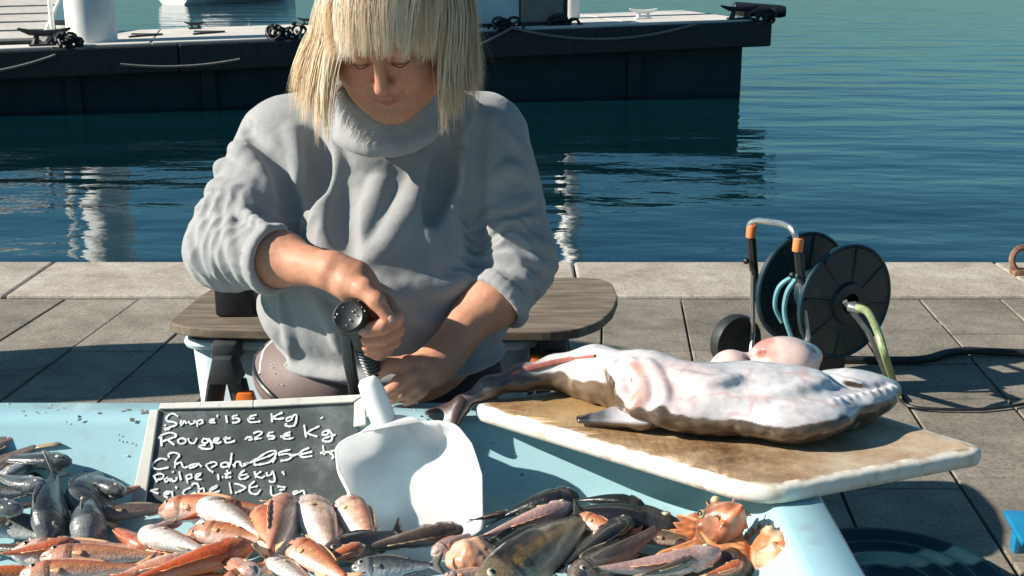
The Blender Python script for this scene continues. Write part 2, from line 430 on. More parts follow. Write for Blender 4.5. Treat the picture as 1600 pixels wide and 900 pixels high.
def pbox(name, x0, x1, d0, d1, z0, z1, mat, bev=0.02, par=None, zabs=None):
    mb = MB(); P = [pon(x0, d0), pon(x1, d0), pon(x1, d1), pon(x0, d1)]
    V = [(p[0], p[1], (p[2] + z0) if zabs is None else zabs) for p in P] + [(p[0], p[1], p[2] + z1) for p in P]
    mb.add(V, [(3, 2, 1, 0), (4, 5, 6, 7), (0, 1, 5, 4), (1, 2, 6, 5), (2, 3, 7, 6), (3, 0, 4, 7)])
    return mb.build(name, mat, par or pont, smooth=False, bevel=bev)
pbox("hull", xL, 4.12, 0.28, 3.3, -2.2, -0.12, m_hull, 0.03, zabs=-2.4)
for a, b in ((-14, -11.2), (-11.2, -8.4), (-8.4, -5.6), (-5.6, -2.8), (-2.8, 0.0), (0, 2.1), (2.1, 4.2)):
    pbox("deck_slab", a + 0.012, b - 0.012, 0.0, 3.5, -0.1, 0.0, m_deck, 0.015)
for a, b in ((-14, -9.7), (-9.69, -5.2), (-5.19, -0.6), (-0.59, 4.45)):
    pbox("timber_fender", a, b, -0.14, -0.003, -0.46, -0.03, m_rub, 0.03)
pbox("timber_fender", 4.21, 4.45, -0.002, 3.3, -0.46, -0.03, m_rub, 0.03)
for x in (-9.9, -6.9, -4.9, -1.2, 2.05):
    pbox("side_rib", x, x + 0.22, 0.18, 0.275, -0.9, -0.47, m_hull, 0.02, zabs=-1.2)
# wavy old rope swags along the fender
m_rope = simple("weathered_rope", (0.22, 0.21, 0.19), (0.1, 0.1, 0.09), 60, 0.9, 0.6, 0.004, stretch=(1, 1, 1))
def swag(x0, z0, x1, z1, sag, name, label, r=0.022):
    pts = [pon(x0 + (x1 - x0) * k / 14, -0.19, z0 + (z1 - z0) * k / 14 - sag * 4 * (k / 14) * (1 - k / 14)) for k in range(15)]
    mb = MB(); mb.tube(pts, r, 6)
    return tag(mb.build(name, m_rope), label, "rope", "ropes hanging on the pontoon")
swag(-0.05, 0.03, 3.1, -0.02, 0.22, "mooring_rope", "long grey rope sagging along the pontoon edge right of the boxes")
swag(-1.3, -0.45, -0.05, 0.02, 0.05, "mooring_rope", "short rope rising to the pontoon edge below the white box")
swag(-6.05, -0.3, -4.3, -0.3, 0.07, "mooring_rope", "pale rope in a shallow curve on the pontoon fender right of the thick pile")
swag(-8.6, -0.36, -6.95, -0.12, 0.08, "mooring_rope", "dark rope slung on the pontoon side below the black cleat at the left edge")
# knots of rope and weed on the deck edge
def knot(x, d, s, label):
    mb = MB()
    for k in range(9):
        c = pon(x + rng.uniform(-s, s) * 1.6, d + rng.uniform(-0.06, 0.06), rng.uniform(0.0, s * 0.9))
        a0 = rng.uniform(0, 6); mb.tube([Vector(c) + Vector((s * 0.75 * math.cos(a0 + a), 0.05 * math.sin(2 * a), s * 0.6 * math.sin(a0 + a))) for a in np.linspace(0, 5.2, 10)], 0.026, 6)
    tag(mb.build("rope_knot", m_rub), label, "rope", "knotted ropes on the pontoon edge")
knot(-6.75, 0.0, 0.13, "dark tangle of rope at the foot of the big white pile")
knot(-3.55, 0.0, 0.15, "dark tangle of rope on the deck edge left of the woman's hair")
knot(-0.1, -0.03, 0.13, "dark knotted rope on the deck edge beside the white box")
knot(0.95, 0.35, 0.13, "dark lump of rope on the deck right of the brown box")
# ---- piles
def pile(px, py, d_off, r, label, top=7.0):
    base = pon(px, d_off); mb = MB()
    mb.lathe([(r, -3.0 - base[2]), (r, top), (r * 0.9, top + 0.03), (0.0, top + 0.25)], base, n=40)
    return tag(mb.build("mooring_pile", m_white), label, "pile", "white steel piles")
pile(-6.50, 0, 0.72, 0.385, "thick white steel pile through the pontoon near the left edge")
pile(1.55, 0, 2.2, 0.20, "thinner white pile behind the brown box at the top edge", 5.0)
# thin far pole
mb = MB(); mb.lathe([(0.035, -2), (0.035, 4.6), (0.0, 4.65)], pon(0.78, 3.4), n=10); tag(mb.build("signal_pole", m_white), "thin white pole on the far side of the pontoon by the brown box", "pole")
# ---- utility boxes on the deck
m_box = simple("white_box_paint", (0.6, 0.66, 0.68), (0.52, 0.58, 0.6), 5, 0.4, 0.05, 0.001)
m_brown = simple("brown_box_paint", (0.2, 0.165, 0.145), (0.24, 0.2, 0.175), 4, 0.55, 0.1, 0.001)
m_metal = simple("grey_metal", (0.42, 0.44, 0.45), (0.3, 0.32, 0.33), 25, 0.35, 0.1, 0.001, metal=0.8)
t = thing("service_cabinet", "white metal cabinet with an oval handle standing on the pontoon", "cabinet", pon(-0.4, 0.6))
pbox("cabinet_body", -0.92, 0.24, 0.5, 1.0, 0.06, 0.85, m_box, 0.02, t)
pbox("plinth", -0.85, 0.2, 0.56, 0.95, 0.001, 0.058, m_dark, 0.005, t)
pbox("side_post", -1.02, -0.93, 0.5, 0.6, 0.001, 0.9, m_white, 0.01, t)
mb = MB(); c = pon(-0.55, 0.48, 0.21); mb.tube([Vector(c) + Vector((0.09 * math.cos(a), 0.0, 0.045 * math.sin(a))) for a in np.linspace(0, 2 * math.pi, 17)], 0.014, 6, False); mb.build("handle", m_metal, t)
t = thing("storage_box", "dull brown box beside the white cabinet on the pontoon", "box", pon(0.6, 0.6))
pbox("box_body", 0.262, 0.98, 0.45, 0.95, 0.06, 0.8, m_brown, 0.02, t)
pbox("box_frame", 0.985, 1.05, 0.45, 0.95, 0.001, 0.8, m_dark, 0.01, t)
pbox("plinth", 0.29, 0.98, 0.47, 0.93, 0.001, 0.057, m_dark, 0.005, t)
# ---- cleats
def cleat(x, d, s, mat, label, ang=0.0):
    c = Vector(pon(x, d)); t = thing("cleat", label, "cleat", c, "deck cleats")
    M = Matrix.Rotation(ang + math.atan2(dX[1], dX[0]), 3, 'Z')
    mb = MB(); mb.tube([c + M @ Vector(p) * s for p in ((-0.62, 0, 0.42), (-0.35, 0, 0.33), (0, 0, 0.30), (0.35, 0, 0.33), (0.62, 0, 0.42))], [0.03 * s, 0.075 * s, 0.085 * s, 0.075 * s, 0.03 * s], 8); mb.build("horn_bar", mat, t)
    for sx in (-0.17, 0.17):
        mb = MB(); mb.tube([c + M @ Vector((sx * 1.5, 0, 0.0)) * s, c + M @ Vector((sx, 0, 0.3)) * s], [0.1 * s, 0.06 * s], 8); mb.build("leg", mat, t)
    mb = MB(); mb.box(c + Vector((0, 0, 0.015)), (0.75 * s, 0.26 * s, 0.03), rot=M, b=0.008); mb.build("base_plate", mat, t)
cleat(-7.12, 0.16, 0.62, m_dark, "black horn cleat on the deck edge at the left, below the gangway")
cleat(2.62, 1.2, 0.42, m_white, "white horn cleat on the pontoon deck near its right end")
cleat(3.95, 0.12, 0.55, m_dark, "black horn cleat at the right tip of the pontoon")
cleat(-5.0, 3.1, 0.3, m_dark, "small dark cleat on the far edge of the deck right of the white pile")
cleat(-3.05, 3.1, 0.3, m_dark, "small dark cleat on the far deck edge beside the woman's hair")
c = pon(4.35, 0.3, 0.14); mb = MB(); mb.tube([c + np.array((-0.45, 0, 0.02)), c + np.array((-0.4, 0, 0.02)), c + np.array((0.42, 0.03, -0.03)), c + np.array((0.5, 0.03, -0.03))], [0.05, 0.12, 0.11, 0.09], 12)
tag(mb.build("corner_roller", m_dark), "black roller lying across the right corner of the pontoon", "roller")
knot(4.3, -0.1, 0.12, "dark rope bunched on the right corner of the pontoon")
# arrow-like cable guides on the deck
for k, (x, d, lab) in enumerate(((-5.75, 1.7, "thin grey angle strip on the deck next to the big white pile"), (-4.75, 1.8, "thin grey angle strip on the deck further right of the white pile"))):
    mb = MB()
    for s_ in (-1, 1): mb.tube([pon(x + 0.25, d, 0.012), pon(x - 0.25, d + 0.35 * s_, 0.012)], 0.02, 6)
    tag(mb.build("deck_strip", m_rub), lab, "strip", "angle strips on the deck")
# ---- gangway at the left
m_gang = simple("gangway_boards", (0.5, 0.47, 0.43), (0.42, 0.4, 0.36), 6, 0.7, 0.15, 0.002)
t = thing("gangway", "pale slatted gangway coming down onto the pontoon at the top left corner", "gangway", pon(-8.4, 1.0))
g0 = np.array(pon(-7.25, 0.62, 0.05)); g1 = np.array(pon(-7.25, 0.62, 0.05)) + np.array([-0.75, 3.4, 0.75])
side = np.array([-2.6, -0.35, -0.05])
for k in range(7):
    a = g0 + (g1 - g0) * (k + 0.06) / 7; b = g0 + (g1 - g0) * (k + 0.86) / 7; mb = MB()
    up = np.array([0, 0, 0.04]); mb.add([a, b, b + side, a + side, a + up, b + up, b + side + up, a + side + up], [(3, 2, 1, 0), (4, 5, 6, 7), (0, 1, 5, 4), (1, 2, 6, 5), (2, 3, 7, 6), (3, 0, 4, 7)])
    mb.build("gangway_board", m_gang, t, smooth=False)
mb = MB(); mb.tube([g0 + (0.05, 0, 0.03), g1 + (0.05, 0, 0.03)], 0.045, 8); mb.build("side_rail", m_white, t)
mb = MB(); q = g0 + (g1 - g0) * 0.1 + np.array([0.12, 0.1, 0]); mb.tube([q, q + (0, 0, 1.6)], 0.04, 8); mb.build("rail_post", m_white, t)
mb = MB(); mb.add([g0 + side * 1.02 + (0, 0, -0.01), g1 + side * 1.02 + (0, 0, -0.01), g1 + (0, 0, -0.01), g0 + (0, 0, -0.01)], [(0, 1, 2, 3)]); mb.build("gangway_frame", m_rub, t)
c = pon(-6.95, 1.35, 0.16)
t = thing("junction_box", "small dark box with a white plate between the gangway and the pile", "box", c)
mb = MB(); mb.box(c, (0.38, 0.2, 0.32), b=0.02); mb.build("box_body", m_dark, t)
mb = MB(); mb.box(c + np.array([-0.02, -0.105, 0.03]), (0.2, 0.012, 0.1), b=0.003); mb.build("name_plate", m_white, t)
# ---- moored yachts beyond the frame (seen as reflections in the basin)
m_hullw = simple("yacht_white", (0.8, 0.8, 0.78), (0.74, 0.74, 0.72), 2, 0.3, 0.02, 0.001)
def yacht(x, y, L, hm, label, rz):
    t = thing("sailing_yacht", label, "yacht", (x, y, WATER_Z), "yachts moored across the basin", (0, 0, rz))
    V = []; Fs = []; n = 13
    for i in range(n):
        u = i / (n - 1); w = L * 0.15 * (1 - (2 * u - 0.9) ** 2 * 0.55) * (1 - sm(u, 0.75, 1.0) * 0.98); hh = L * 0.1 + L * 0.035 * u
        for k in range(7):
            a = -math.pi / 2 + math.pi * k / 6
            V.append((L * (u - 0.5), w * math.sin(a), hh - (hh + L * 0.03) * math.cos(a) ** 0.7 if abs(math.cos(a)) > 1e-6 else hh))
    for i in range(n - 1):
        for k in range(6): Fs.append((i * 7 + k, i * 7 + k + 1, (i + 1) * 7 + k + 1, (i + 1) * 7 + k))
        Fs.append((i * 7, (i + 1) * 7, (i + 1) * 7 + 6, i * 7 + 6))
    Fs.append(tuple(range(7)))
    mb = MB(); mb.add(V, Fs); mb.build("hull", m_hullw, t, local=True)
    mb = MB(); mb.box((0, 0, L * 0.145), (L * 0.4, L * 0.17, L * 0.06), b=L * 0.02); mb.build("cabin", m_hullw, t, local=True)
    mb = MB(); mb.tube([(L * 0.08, 0, L * 0.12), (L * 0.08, 0, hm)], 0.09, 8); mb.build("mast", m_white, t, local=True)
    mb = MB(); mb.tube([(L * 0.07, 0, L * 0.24), (-L * 0.34, 0, L * 0.23)], [0.12, 0.2], 8); mb.build("furled_sail", m_white, t, local=True)
yacht(-14.0, 64, 11, 14, "white sailing yacht moored across the basin behind the pontoon", 1.2)
# ---- unseen closed parasol, added to cast the long shadow across the paving
m_canvas = simple("parasol_canvas", (0.5, 0.42, 0.3), (0.44, 0.37, 0.26), 9, 0.85, 0.2, 0.002)
pc = Vector((-3.25, 4.03, 0)); t = thing("shadow_parasol", "closed canvas parasol added out of view left of the stall to cast the long shadow", "parasol", pc)
mb = MB(); mb.lathe([(0.022, 0.0), (0.022, 2.22), (0.0, 2.24)], pc, n=12); mb.build("pole", m_metal, t)
mb = MB(); n = 24
prof = [(0.03, 2.2), (0.12, 2.1), (0.2, 1.85), (0.25, 1.5), (0.28, 1.0), (0.25, 0.75), (0.2, 0.7)]
V = [pc + Vector(((r * (1 + 0.16 * math.cos(8 * 2 * math.pi * k / n))) * math.cos(2 * math.pi * k / n), (r * (1 + 0.16 * math.cos(8 * 2 * math.pi * k / n))) * math.sin(2 * math.pi * k / n), z)) for r, z in prof for k in range(n)]
mb.add(V, [(i * n + k, i * n + (k + 1) % n, (i + 1) * n + (k + 1) % n, (i + 1) * n + k) for i in range(len(prof) - 1) for k in range(n)]); mb.build("canopy", m_canvas, t)
mb = MB(); mb.box(pc + Vector((0, 0, 0.05)), (0.5, 0.5, 0.09), b=0.02); mb.build("base", m_quay, t)
# ================================================================== STALL
m_tray = simple("pale_blue_gelcoat", (0.34, 0.56, 0.62), (0.38, 0.60, 0.66), 2.5, 0.3, 0.08, 0.0012, spots=((0.30, 0.40, 0.41), 11, 0.58, 0.8), coat=0.25, rvar=0.2)
TX0, TX1, TY0, TY1, TZ = -1.42, 0.462, 0.98, 2.055, 0.72
tray = thing("display_tray", "pale blue fibreglass fish display tray on legs with chipped rim", "display tray", (-0.5, 1.5, 0))
RW = 0.088
def loop(ins, z, r): return [(x, y, z) for x, y in rrect(TX0 + ins, TX1 - ins, TY0 + ins, TY1 - ins, r, 6)]
loops = [loop(0.03, 0.50, 0.05), loop(0.012, 0.50, 0.05), loop(0.004, TZ - 0.05, 0.05), loop(0, TZ - 0.006, 0.05), loop(0.006, TZ, 0.045), loop(RW - 0.02, TZ, 0.04), loop(RW - 0.008, TZ - 0.003, 0.04), loop(RW, TZ - 0.013, 0.04), loop(RW + 0.055, 0.615, 0.05), loop(RW + 0.075, 0.603, 0.06), loop(RW + 0.1, 0.6, 0.06)]
V = [p for L in loops for p in L]; n = len(loops[0])
Fs = [(i * n + k, i * n + (k + 1) % n, (i + 1) * n + (k + 1) % n, (i + 1) * n + k) for i in range(len(loops) - 1) for k in range(n)] + [tuple((len(loops) - 1) * n + k for k in range(n))]
mb = MB(); mb.add(V, Fs); mb.build("tray_shell", m_tray, tray, sharp=60)
for x, y in ((-1.3, 1.1), (0.32, 1.1), (-1.3, 1.93), (0.32, 1.93)):
    mb = MB(); mb.box((x, y, 0.255), (0.05, 0.05, 0.51), b=0.004); mb.build("leg", m_metal, tray)
dp = at(1132, 783, 0.62); mb = MB()
mb.lathe([(0.016, 0.004), (0.03, 0.006), (0.034, 0.0), (0.03, -0.01)], at(1128, 786, 0.604), n=20); mb.build("drain_ring", m_tray, tray)
m_chip = simple("bare_chip", (0.10, 0.11, 0.10), (0.3, 0.25, 0.2), 80, 0.8, 0.3, 0.001)
mb = MB()
for px, py, s in ((155, 645, 5), (193, 642, 4), (200, 640, 6), (226, 644, 8), (223, 641, 5), (125, 656, 4), (208, 657, 4), (205, 655, 3), (60, 645, 2), (105, 660, 2), (36, 642, 2.5), (187, 680, 2), (187, 688, 1.6), (208, 693, 1.8), (75, 637, 3), (100, 637, 2), (90, 640, 2.4), (815, 742, 3)):
    p = at(px, py, 0.7) if py > 652 else at(px, py, TZ + 0.001)
    if py > 652:
        k = (py - 650) / 120.0; p = onplane(px, py, (0, 1.966, 0.707), np.array([0, -0.092, 0.055])) + np.array([0, -0.0014, 0.0008])
        ax = (np.array([1, 0, 0]), np.array([0, 0.51, 0.86]))
    else: ax = (np.array([1, 0, 0]), np.array([0, 1, 0]))
    q = [p + (ax[0] * math.cos(a) + ax[1] * math.sin(a)) * s / 950 * rng.uniform(0.45, 1.2) for a in np.linspace(0, 5.6, 9)]
    mb.add(q, [tuple(range(9))])
mb.build("chip", m_chip, tray, smooth=False)["kind"] = "stuff"
m_wet = simple("clear_water", (0.5, 0.6, 0.63), (0.42, 0.53, 0.56), 10, 0.05, 0.0, 0, coat=1.0)
mb = MB()
for k in range(150):
    if k % 3 == 0: p = np.array([rng.uniform(-1.1, 0.3), rng.uniform(1.55, 1.9), 0.6008])
    elif k % 3 == 1: p = np.array([rng.uniform(-1.1, -0.05), rng.uniform(1.972, 2.045), TZ + 0.0006])
    else:
        q = rng.uniform(0.1, 0.9); p = np.array([rng.uniform(-1.1, 0.3), 1.967 - 0.055 * q - 0.0004, 0.707 - 0.092 * q])
    r_ = rng.uniform(0.0012, 0.0042); mb.sphere(p, (r_, r_ * rng.uniform(0.7, 1.2), r_ * 0.4), 8, 4)
mb.build("water_drops", m_wet, tray)["kind"] = "stuff"
m_scale = simple("loose_fish_scale", (0.7, 0.68, 0.66), (0.55, 0.4, 0.36), 300, 0.3, 0.0, 0)
mb = MB()
for k in range(90):
    p = np.array([rng.uniform(-1.1, 0.33), rng.uniform(1.6, 1.9), 0.6012]); r_ = rng.uniform(0.001, 0.0028); a0 = rng.uniform(0, 3)
    mb.add([p + np.array([r_ * math.cos(a0 + t), r_ * 0.7 * math.sin(a0 + t), 0.0004 * math.sin(2 * t)]) for t in np.linspace(0, 5.3, 6)], [tuple(range(6))])
mb.build("loose_scales", m_scale, tray, smooth=False)["kind"] = "stuff"
# ---- chalkboard leaning on the tray's back wall
p0 = aty(250, 634, 1.968); p1 = at(212, 775, 0.612) + np.array([0, -0.018, -0.01]); p2 = at(548, 785, 0.612) + np.array([0, -0.018, -0.01]); p3 = aty(572, 619, 1.968)
bn = np.cross(p1 - p0, p3 - p0); bn = bn / np.linalg.norm(bn); bn = bn if bn[1] < 0 else -bn
cb = thing("chalkboard", "small black chalkboard price list in a worn white frame leaning in the tray", "chalkboard", (p1 + p2) / 2)
m_slate, n_, l_, b_ = nt("chalky_slate")
f_ = noise(n_, l_, coords(n_, l_, (1, 1, 1)), 9, 6, 0.7); c_ = ramp(n_, l_, f_, [(0.3, (0.03, 0.042, 0.042)), (0.5, (0.065, 0.08, 0.08)), (0.66, (0.16, 0.18, 0.18)), (0.8, (0.3, 0.32, 0.32))])
l_.new(c_, b_.inputs["Base Color"]); b_.inputs["Roughness"].default_value = 0.75
m_frame = simple("worn_white_wood", (0.72, 0.7, 0.64), (0.6, 0.58, 0.52), 14, 0.65, 0.3, 0.002, spots=((0.3, 0.28, 0.25), 45, 0.62, 0.75))
def bp(px, py, off=0.0): return onplane(px, py, p0, bn) + bn * off
def bslab(name, pts, o0, o1, mat, bev=0.0015):
    mb = MB(); q = [bp(*p) for p in pts]; V = [a + bn * o0 for a in q] + [a + bn * o1 for a in q]; k = len(pts)
    mb.add(V, [tuple(range(k - 1, -1, -1)), tuple(range(k, 2 * k))] + [(i, (i + 1) % k, k + (i + 1) % k, k + i) for i in range(k)])
    return mb.build(name, mat, cb, smooth=False, bevel=bev)
bslab("slate", [(246, 640), (206, 800), (545, 806), (566, 626)], -0.006, 0.0, m_slate)
bslab("frame_strip", [(252, 631), (249, 640), (396, 637), (397, 626)], -0.006, 0.0055, m_frame)
bslab("frame_strip", [(398, 626), (397, 637), (552, 629), (571, 617)], -0.006, 0.006, m_frame)
bslab("frame_strip", [(236, 641), (249, 641), (226, 800), (203, 800)], -0.006, 0.005, m_frame)
bslab("frame_strip", [(554, 630), (571, 618), (572, 664), (553, 668)], -0.006, 0.005, m_frame)
m_chalk = simple("white_chalk", (0.86, 0.88, 0.86), (0.72, 0.75, 0.74), 90, 0.9, 0.2, 0.0005)
Ls = [[(418, 165), (370, 140), (325, 165), (325, 200), (385, 213), (405, 232), (350, 253), (300, 265)], [(300, 240), (318, 235)], [(305, 277), (350, 265)], [(445, 195), (437, 222), (447, 240)], [(455, 228), (465, 203), (478, 210), (488, 225)],
      [(500, 203), (518, 225), (545, 220), (555, 195)], [(570, 200), (577, 250)], [(575, 205), (605, 193), (622, 213), (588, 230)], [(670, 208), (705, 200), (712, 188), (690, 190), (678, 208), (695, 216), (725, 214)], [(740, 150), (742, 172)], [(812, 155), (822, 217)], [(872, 158), (868, 182), (905, 178), (925, 195), (900, 213), (865, 215)], [(872, 160), (908, 154)],
      [(275, 318), (280, 410)], [(255, 345), (290, 315), (350, 298), (392, 310), (395, 330), (340, 352), (285, 372)], [(330, 358), (387, 400)], [(445, 343), (415, 362), (430, 388), (470, 384), (478, 355), (445, 343)], [(500, 343), (512, 378), (548, 385), (572, 343)], [(662, 352), (625, 350), (618, 382), (655, 382), (672, 350), (695, 400), (688, 430), (620, 430), (592, 408), (645, 400)],
      [(700, 378), (740, 362), (755, 345), (722, 348), (715, 375), (745, 385), (775, 374)], [(812, 330), (806, 372), (835, 381), (887, 365)], [(790, 350), (852, 343)],
      [(327, 522), (270, 513), (212, 548), (205, 580), (250, 601), (338, 585)], [(343, 505), (338, 475), (385, 463), (427, 485), (395, 530), (390, 590)], [(395, 560), (440, 545), (460, 585), (505, 578)], [(565, 553), (510, 573), (520, 590), (570, 570), (582, 553), (612, 580)], [(645, 563), (672, 602), (708, 627)], [(650, 560), (710, 540), (737, 560), (690, 587)], [(802, 543), (770, 560), (782, 582), (825, 577), (830, 550), (802, 543)], [(860, 465), (850, 545), (835, 592)], [(870, 558), (885, 582), (890, 545), (925, 540), (945, 577), (1000, 545)],
      [(215, 650), (242, 708)], [(215, 656), (260, 638), (297, 650), (280, 680), (240, 687)], [(332, 668), (305, 685), (320, 706), (345, 680), (357, 702)], [(362, 675), (372, 700), (400, 690), (405, 665)], [(365, 626), (382, 620)], [(425, 618), (440, 692)], [(480, 650), (497, 718)], [(480, 655), (520, 643), (528, 670), (495, 682)], [(555, 672), (590, 655), (602, 635), (565, 648), (563, 680), (612, 686)], [(745, 638), (752, 692)], [(778, 666), (792, 664)], [(820, 605), (825, 640), (810, 672), (855, 663)], [(800, 640), (855, 628)], [(967, 608), (930, 638), (923, 675), (960, 682), (1002, 655)], [(915, 657), (988, 640)],
      [(252, 765), (205, 773), (212, 787), (255, 802)], [(180, 782), (212, 770)], [(300, 812), (340, 800), (350, 785), (315, 790), (303, 820), (332, 836)], [(365, 780), (375, 832), (408, 830)], [(395, 743), (407, 760)], [(522, 750), (470, 775), (458, 805), (500, 816), (562, 790)], [(528, 742), (545, 718), (582, 730), (587, 802)], [(585, 772), (625, 758), (637, 800), (672, 795)], [(680, 780), (720, 757), (742, 738), (690, 758), (685, 797), (762, 780)], [(840, 708), (857, 802)], [(880, 718), (930, 730), (972, 755), (930, 780), (885, 797)]]
Rs = [[(112, 150), (65, 163), (43, 190), (60, 211), (100, 211), (145, 204)], [(33, 186), (97, 180)], [(235, 138), (240, 211)], [(327, 130), (245, 173), (290, 185), (340, 178)], [(402, 165), (360, 180), (365, 202), (402, 190), (415, 158), (443, 153), (430, 230), (390, 246), (348, 236), (362, 222)], [(637, 182), (662, 170)],
      [(15, 356), (40, 335), (72, 340), (45, 358), (80, 352)], [(85, 303), (130, 288), (157, 300), (120, 330), (95, 352), (155, 343)], [(217, 298), (203, 328), (245, 323), (257, 343), (210, 352)], [(217, 298), (252, 293)], [(392, 293), (345, 310), (328, 335), (360, 351), (418, 340)], [(308, 331), (392, 318)], [(505, 233), (522, 337)], [(632, 243), (535, 298), (615, 332)], [(707, 278), (665, 290), (658, 315), (700, 310), (712, 278), (737, 320), (727, 365), (680, 371), (663, 350), (765, 313)],
      [(0, 556), (60, 545), (120, 510), (200, 460), (262, 448), (272, 480), (220, 540), (140, 561), (93, 560), (110, 530), (200, 498), (262, 468)], [(240, 545), (272, 500)], [(392, 438), (310, 458), (300, 480), (370, 473), (402, 495), (370, 521), (308, 531)], [(400, 490), (470, 470)], [(547, 423), (490, 448), (468, 480), (500, 501), (572, 490)], [(458, 482), (572, 455)], [(660, 403), (672, 482)], [(638, 466), (720, 455), (765, 440)], [(710, 461), (747, 490), (733, 517)],
      [(95, 618), (107, 672)], [(152, 618), (110, 650), (150, 672), (182, 655)], [(195, 625), (200, 652), (230, 645), (247, 618), (262, 690), (240, 707), (213, 695)], [(325, 618), (342, 647)],
      [(97, 698), (55, 738), (58, 790), (110, 807), (147, 768)], [(43, 757), (122, 740)], [(230, 738), (240, 817), (322, 800)], [(285, 742), (352, 750)], [(300, 775), (345, 765)], [(452, 780), (415, 790), (425, 807), (462, 790), (500, 778), (507, 822), (478, 826)], [(578, 817), (602, 808)]]
mb = MB()
for S, ox in ((Ls, 200), (Rs, 380)):
    for st in S:
        q = [bp(ox + u / 5.295, 620 + v / 5.295, 0.0012) for u, v in st]; q = cr(q, 5) if len(q) > 2 else [q[0] + (q[1] - q[0]) * k / 3 for k in range(4)]
        q = [np.asarray(a) for a in q]; V = []
        for i, a in enumerate(q):
            d = q[min(i + 1, len(q) - 1)] - q[max(i - 1, 0)]; d = d / (np.linalg.norm(d) + 1e-9); s_ = np.cross(bn, d) * rng.uniform(0.0010, 0.0022)
            V += [a - s_, a + s_, a + s_ + bn * 0.0006, a - s_ + bn * 0.0006]
        Fs = []
        for i in range(len(q) - 1):
            o = i * 4
            for k in range(4): Fs.append((o + k, o + (k + 1) % 4, o + 4 + (k + 1) % 4, o + 4 + k))
        m_ = (len(q) - 1) * 4; Fs += [(3, 2, 1, 0), (m_, m_ + 1, m_ + 2, m_ + 3)]
        mb.add(V, Fs)
mb.build("chalk_writing", m_chalk, cb, smooth=False)
# ---- cutting board
m_cut, n_, l_, b_ = nt("stained_cutting_board")
vv = coords(n_, l_, (1, 1, 1)); vs = coords(n_, l_, (0.8, 1.3, 1))
f1 = noise(n_, l_, vs, 9, 8, 0.72); c1 = ramp(n_, l_, f1, [(0.36, (0.12, 0.062, 0.028)), (0.47, (0.27, 0.155, 0.075)), (0.57, (0.38, 0.25, 0.14)), (0.7, (0.56, 0.43, 0.28))])
gr = noise(n_, l_, coords(n_, l_, (7, 1.6, 1)), 22, 5, 0.7); c1 = mix(n_, l_, 1.0, c1, ramp(n_, l_, gr, [(0.35, 0.66), (0.65, 1.12)]), 'MULTIPLY')
at_ = n_.new("ShaderNodeAttribute"); at_.attribute_name = "col"; sp = n_.new("ShaderNodeSeparateColor"); l_.new(at_.outputs[0], sp.inputs[0])
c2 = mix(n_, l_, sp.outputs[0], c1, ramp(n_, l_, noise(n_, l_, vv, 30, 5), [(0.3, (0.6, 0.5, 0.38)), (0.45, (0.78, 0.73, 0.63)), (0.6, (0.82, 0.79, 0.72)), (0.75, (0.42, 0.32, 0.22))]))
c2 = mix(n_, l_, sp.outputs[1], c2, (0.52, 0.33, 0.12)); c2 = mix(n_, l_, sp.outputs[2], c2, ramp(n_, l_, noise(n_, l_, vv, 12, 6, 0.7), [(0.35, (0.42, 0.27, 0.15)), (0.5, (0.6, 0.47, 0.33)), (0.65, (0.7, 0.62, 0.5))]))
l_.new(c2, b_.inputs["Base Color"]); b_.inputs["Roughness"].default_value = 0.5; bump(n_, l_, b_, noise(n_, l_, coords(n_, l_, (1, 4, 1)), 45, 6, 0.7), 0.4, 0.0025)
BZ = 0.752; cL, cF, cR = at(722, 628, BZ), at(1190, 768, BZ), at(1552, 700, BZ); cB = np.array([0.40, 2.15, BZ])
poly = round_poly([cL[:2], cF[:2], cR[:2], cB[:2]], [0.055, 0.06, 0.04, 0.05], 6)
dense = []
for i in range(len(poly)):
    p_, q_ = np.array(poly[i]), np.array(poly[(i + 1) % len(poly)]); m_ = max(1, int(np.linalg.norm(q_ - p_) / 0.009))
    dense += [tuple(p_ + (q_ - p_) * k / m_) for k in range(m_)]
poly = dense; cc = np.mean(np.array(poly), axis=0); BT = 0.030
wear = vnoise(np.array([(p[0], p[1], 0.0) for p in poly]), 60, 77) * 0.6 + vnoise(np.array([(p[0], p[1], 0.3) for p in poly]), 150, 78) * 0.4
def ring_(ins, z):
    o = []
    for i, p in enumerate(poly):
        a = np.array(poly[i - 1]); b = np.array(poly[(i + 1) % len(poly)]); t_ = (b - a) / np.linalg.norm(b - a); nn = np.array([-t_[1], t_[0]])
        if np.dot(nn, cc - np.array(p)) < 0: nn = -nn
        w_ = wear[i] if z > BZ - 0.012 else 0.0; q = np.array(p) + nn * (ins + w_ * 0.0022); o.append((q[0], q[1], z + (w_ * 0.0014 if z < BZ - 0.0005 else 0)))
    return o
rings = [ring_(0.012, BZ - BT), ring_(0.003, BZ - BT + 0.003), ring_(0, BZ - BT * 0.6), ring_(0.0015, BZ - 0.006), ring_(0.006, BZ - 0.001), ring_(0.014, BZ), [(cc[0] + (p[0] - cc[0]) * 0.93, cc[1] + (p[1] - cc[1]) * 0.93, BZ + 0.0002) for p in poly]]
for f_ in (0.9, 0.75, 0.6, 0.4, 0.2, 0.02): rings.append([(cc[0] + (p[0] - cc[0]) * f_ * 0.9, cc[1] + (p[1] - cc[1]) * f_ * 0.9, BZ + 0.0002) for p in poly])
V = np.array([p for L in rings for p in L]); n = len(poly)
Fs = [(i * n + k, i * n + (k + 1) % n, (i + 1) * n + (k + 1) % n, (i + 1) * n + k) for i in range(len(rings) - 1) for k in range(n)] + [tuple(range(n - 1, -1, -1)), tuple((len(rings) - 1) * n + k for k in range(n))]
colr = np.zeros((len(V), 3)); ri = np.repeat(np.arange(len(rings)), n)
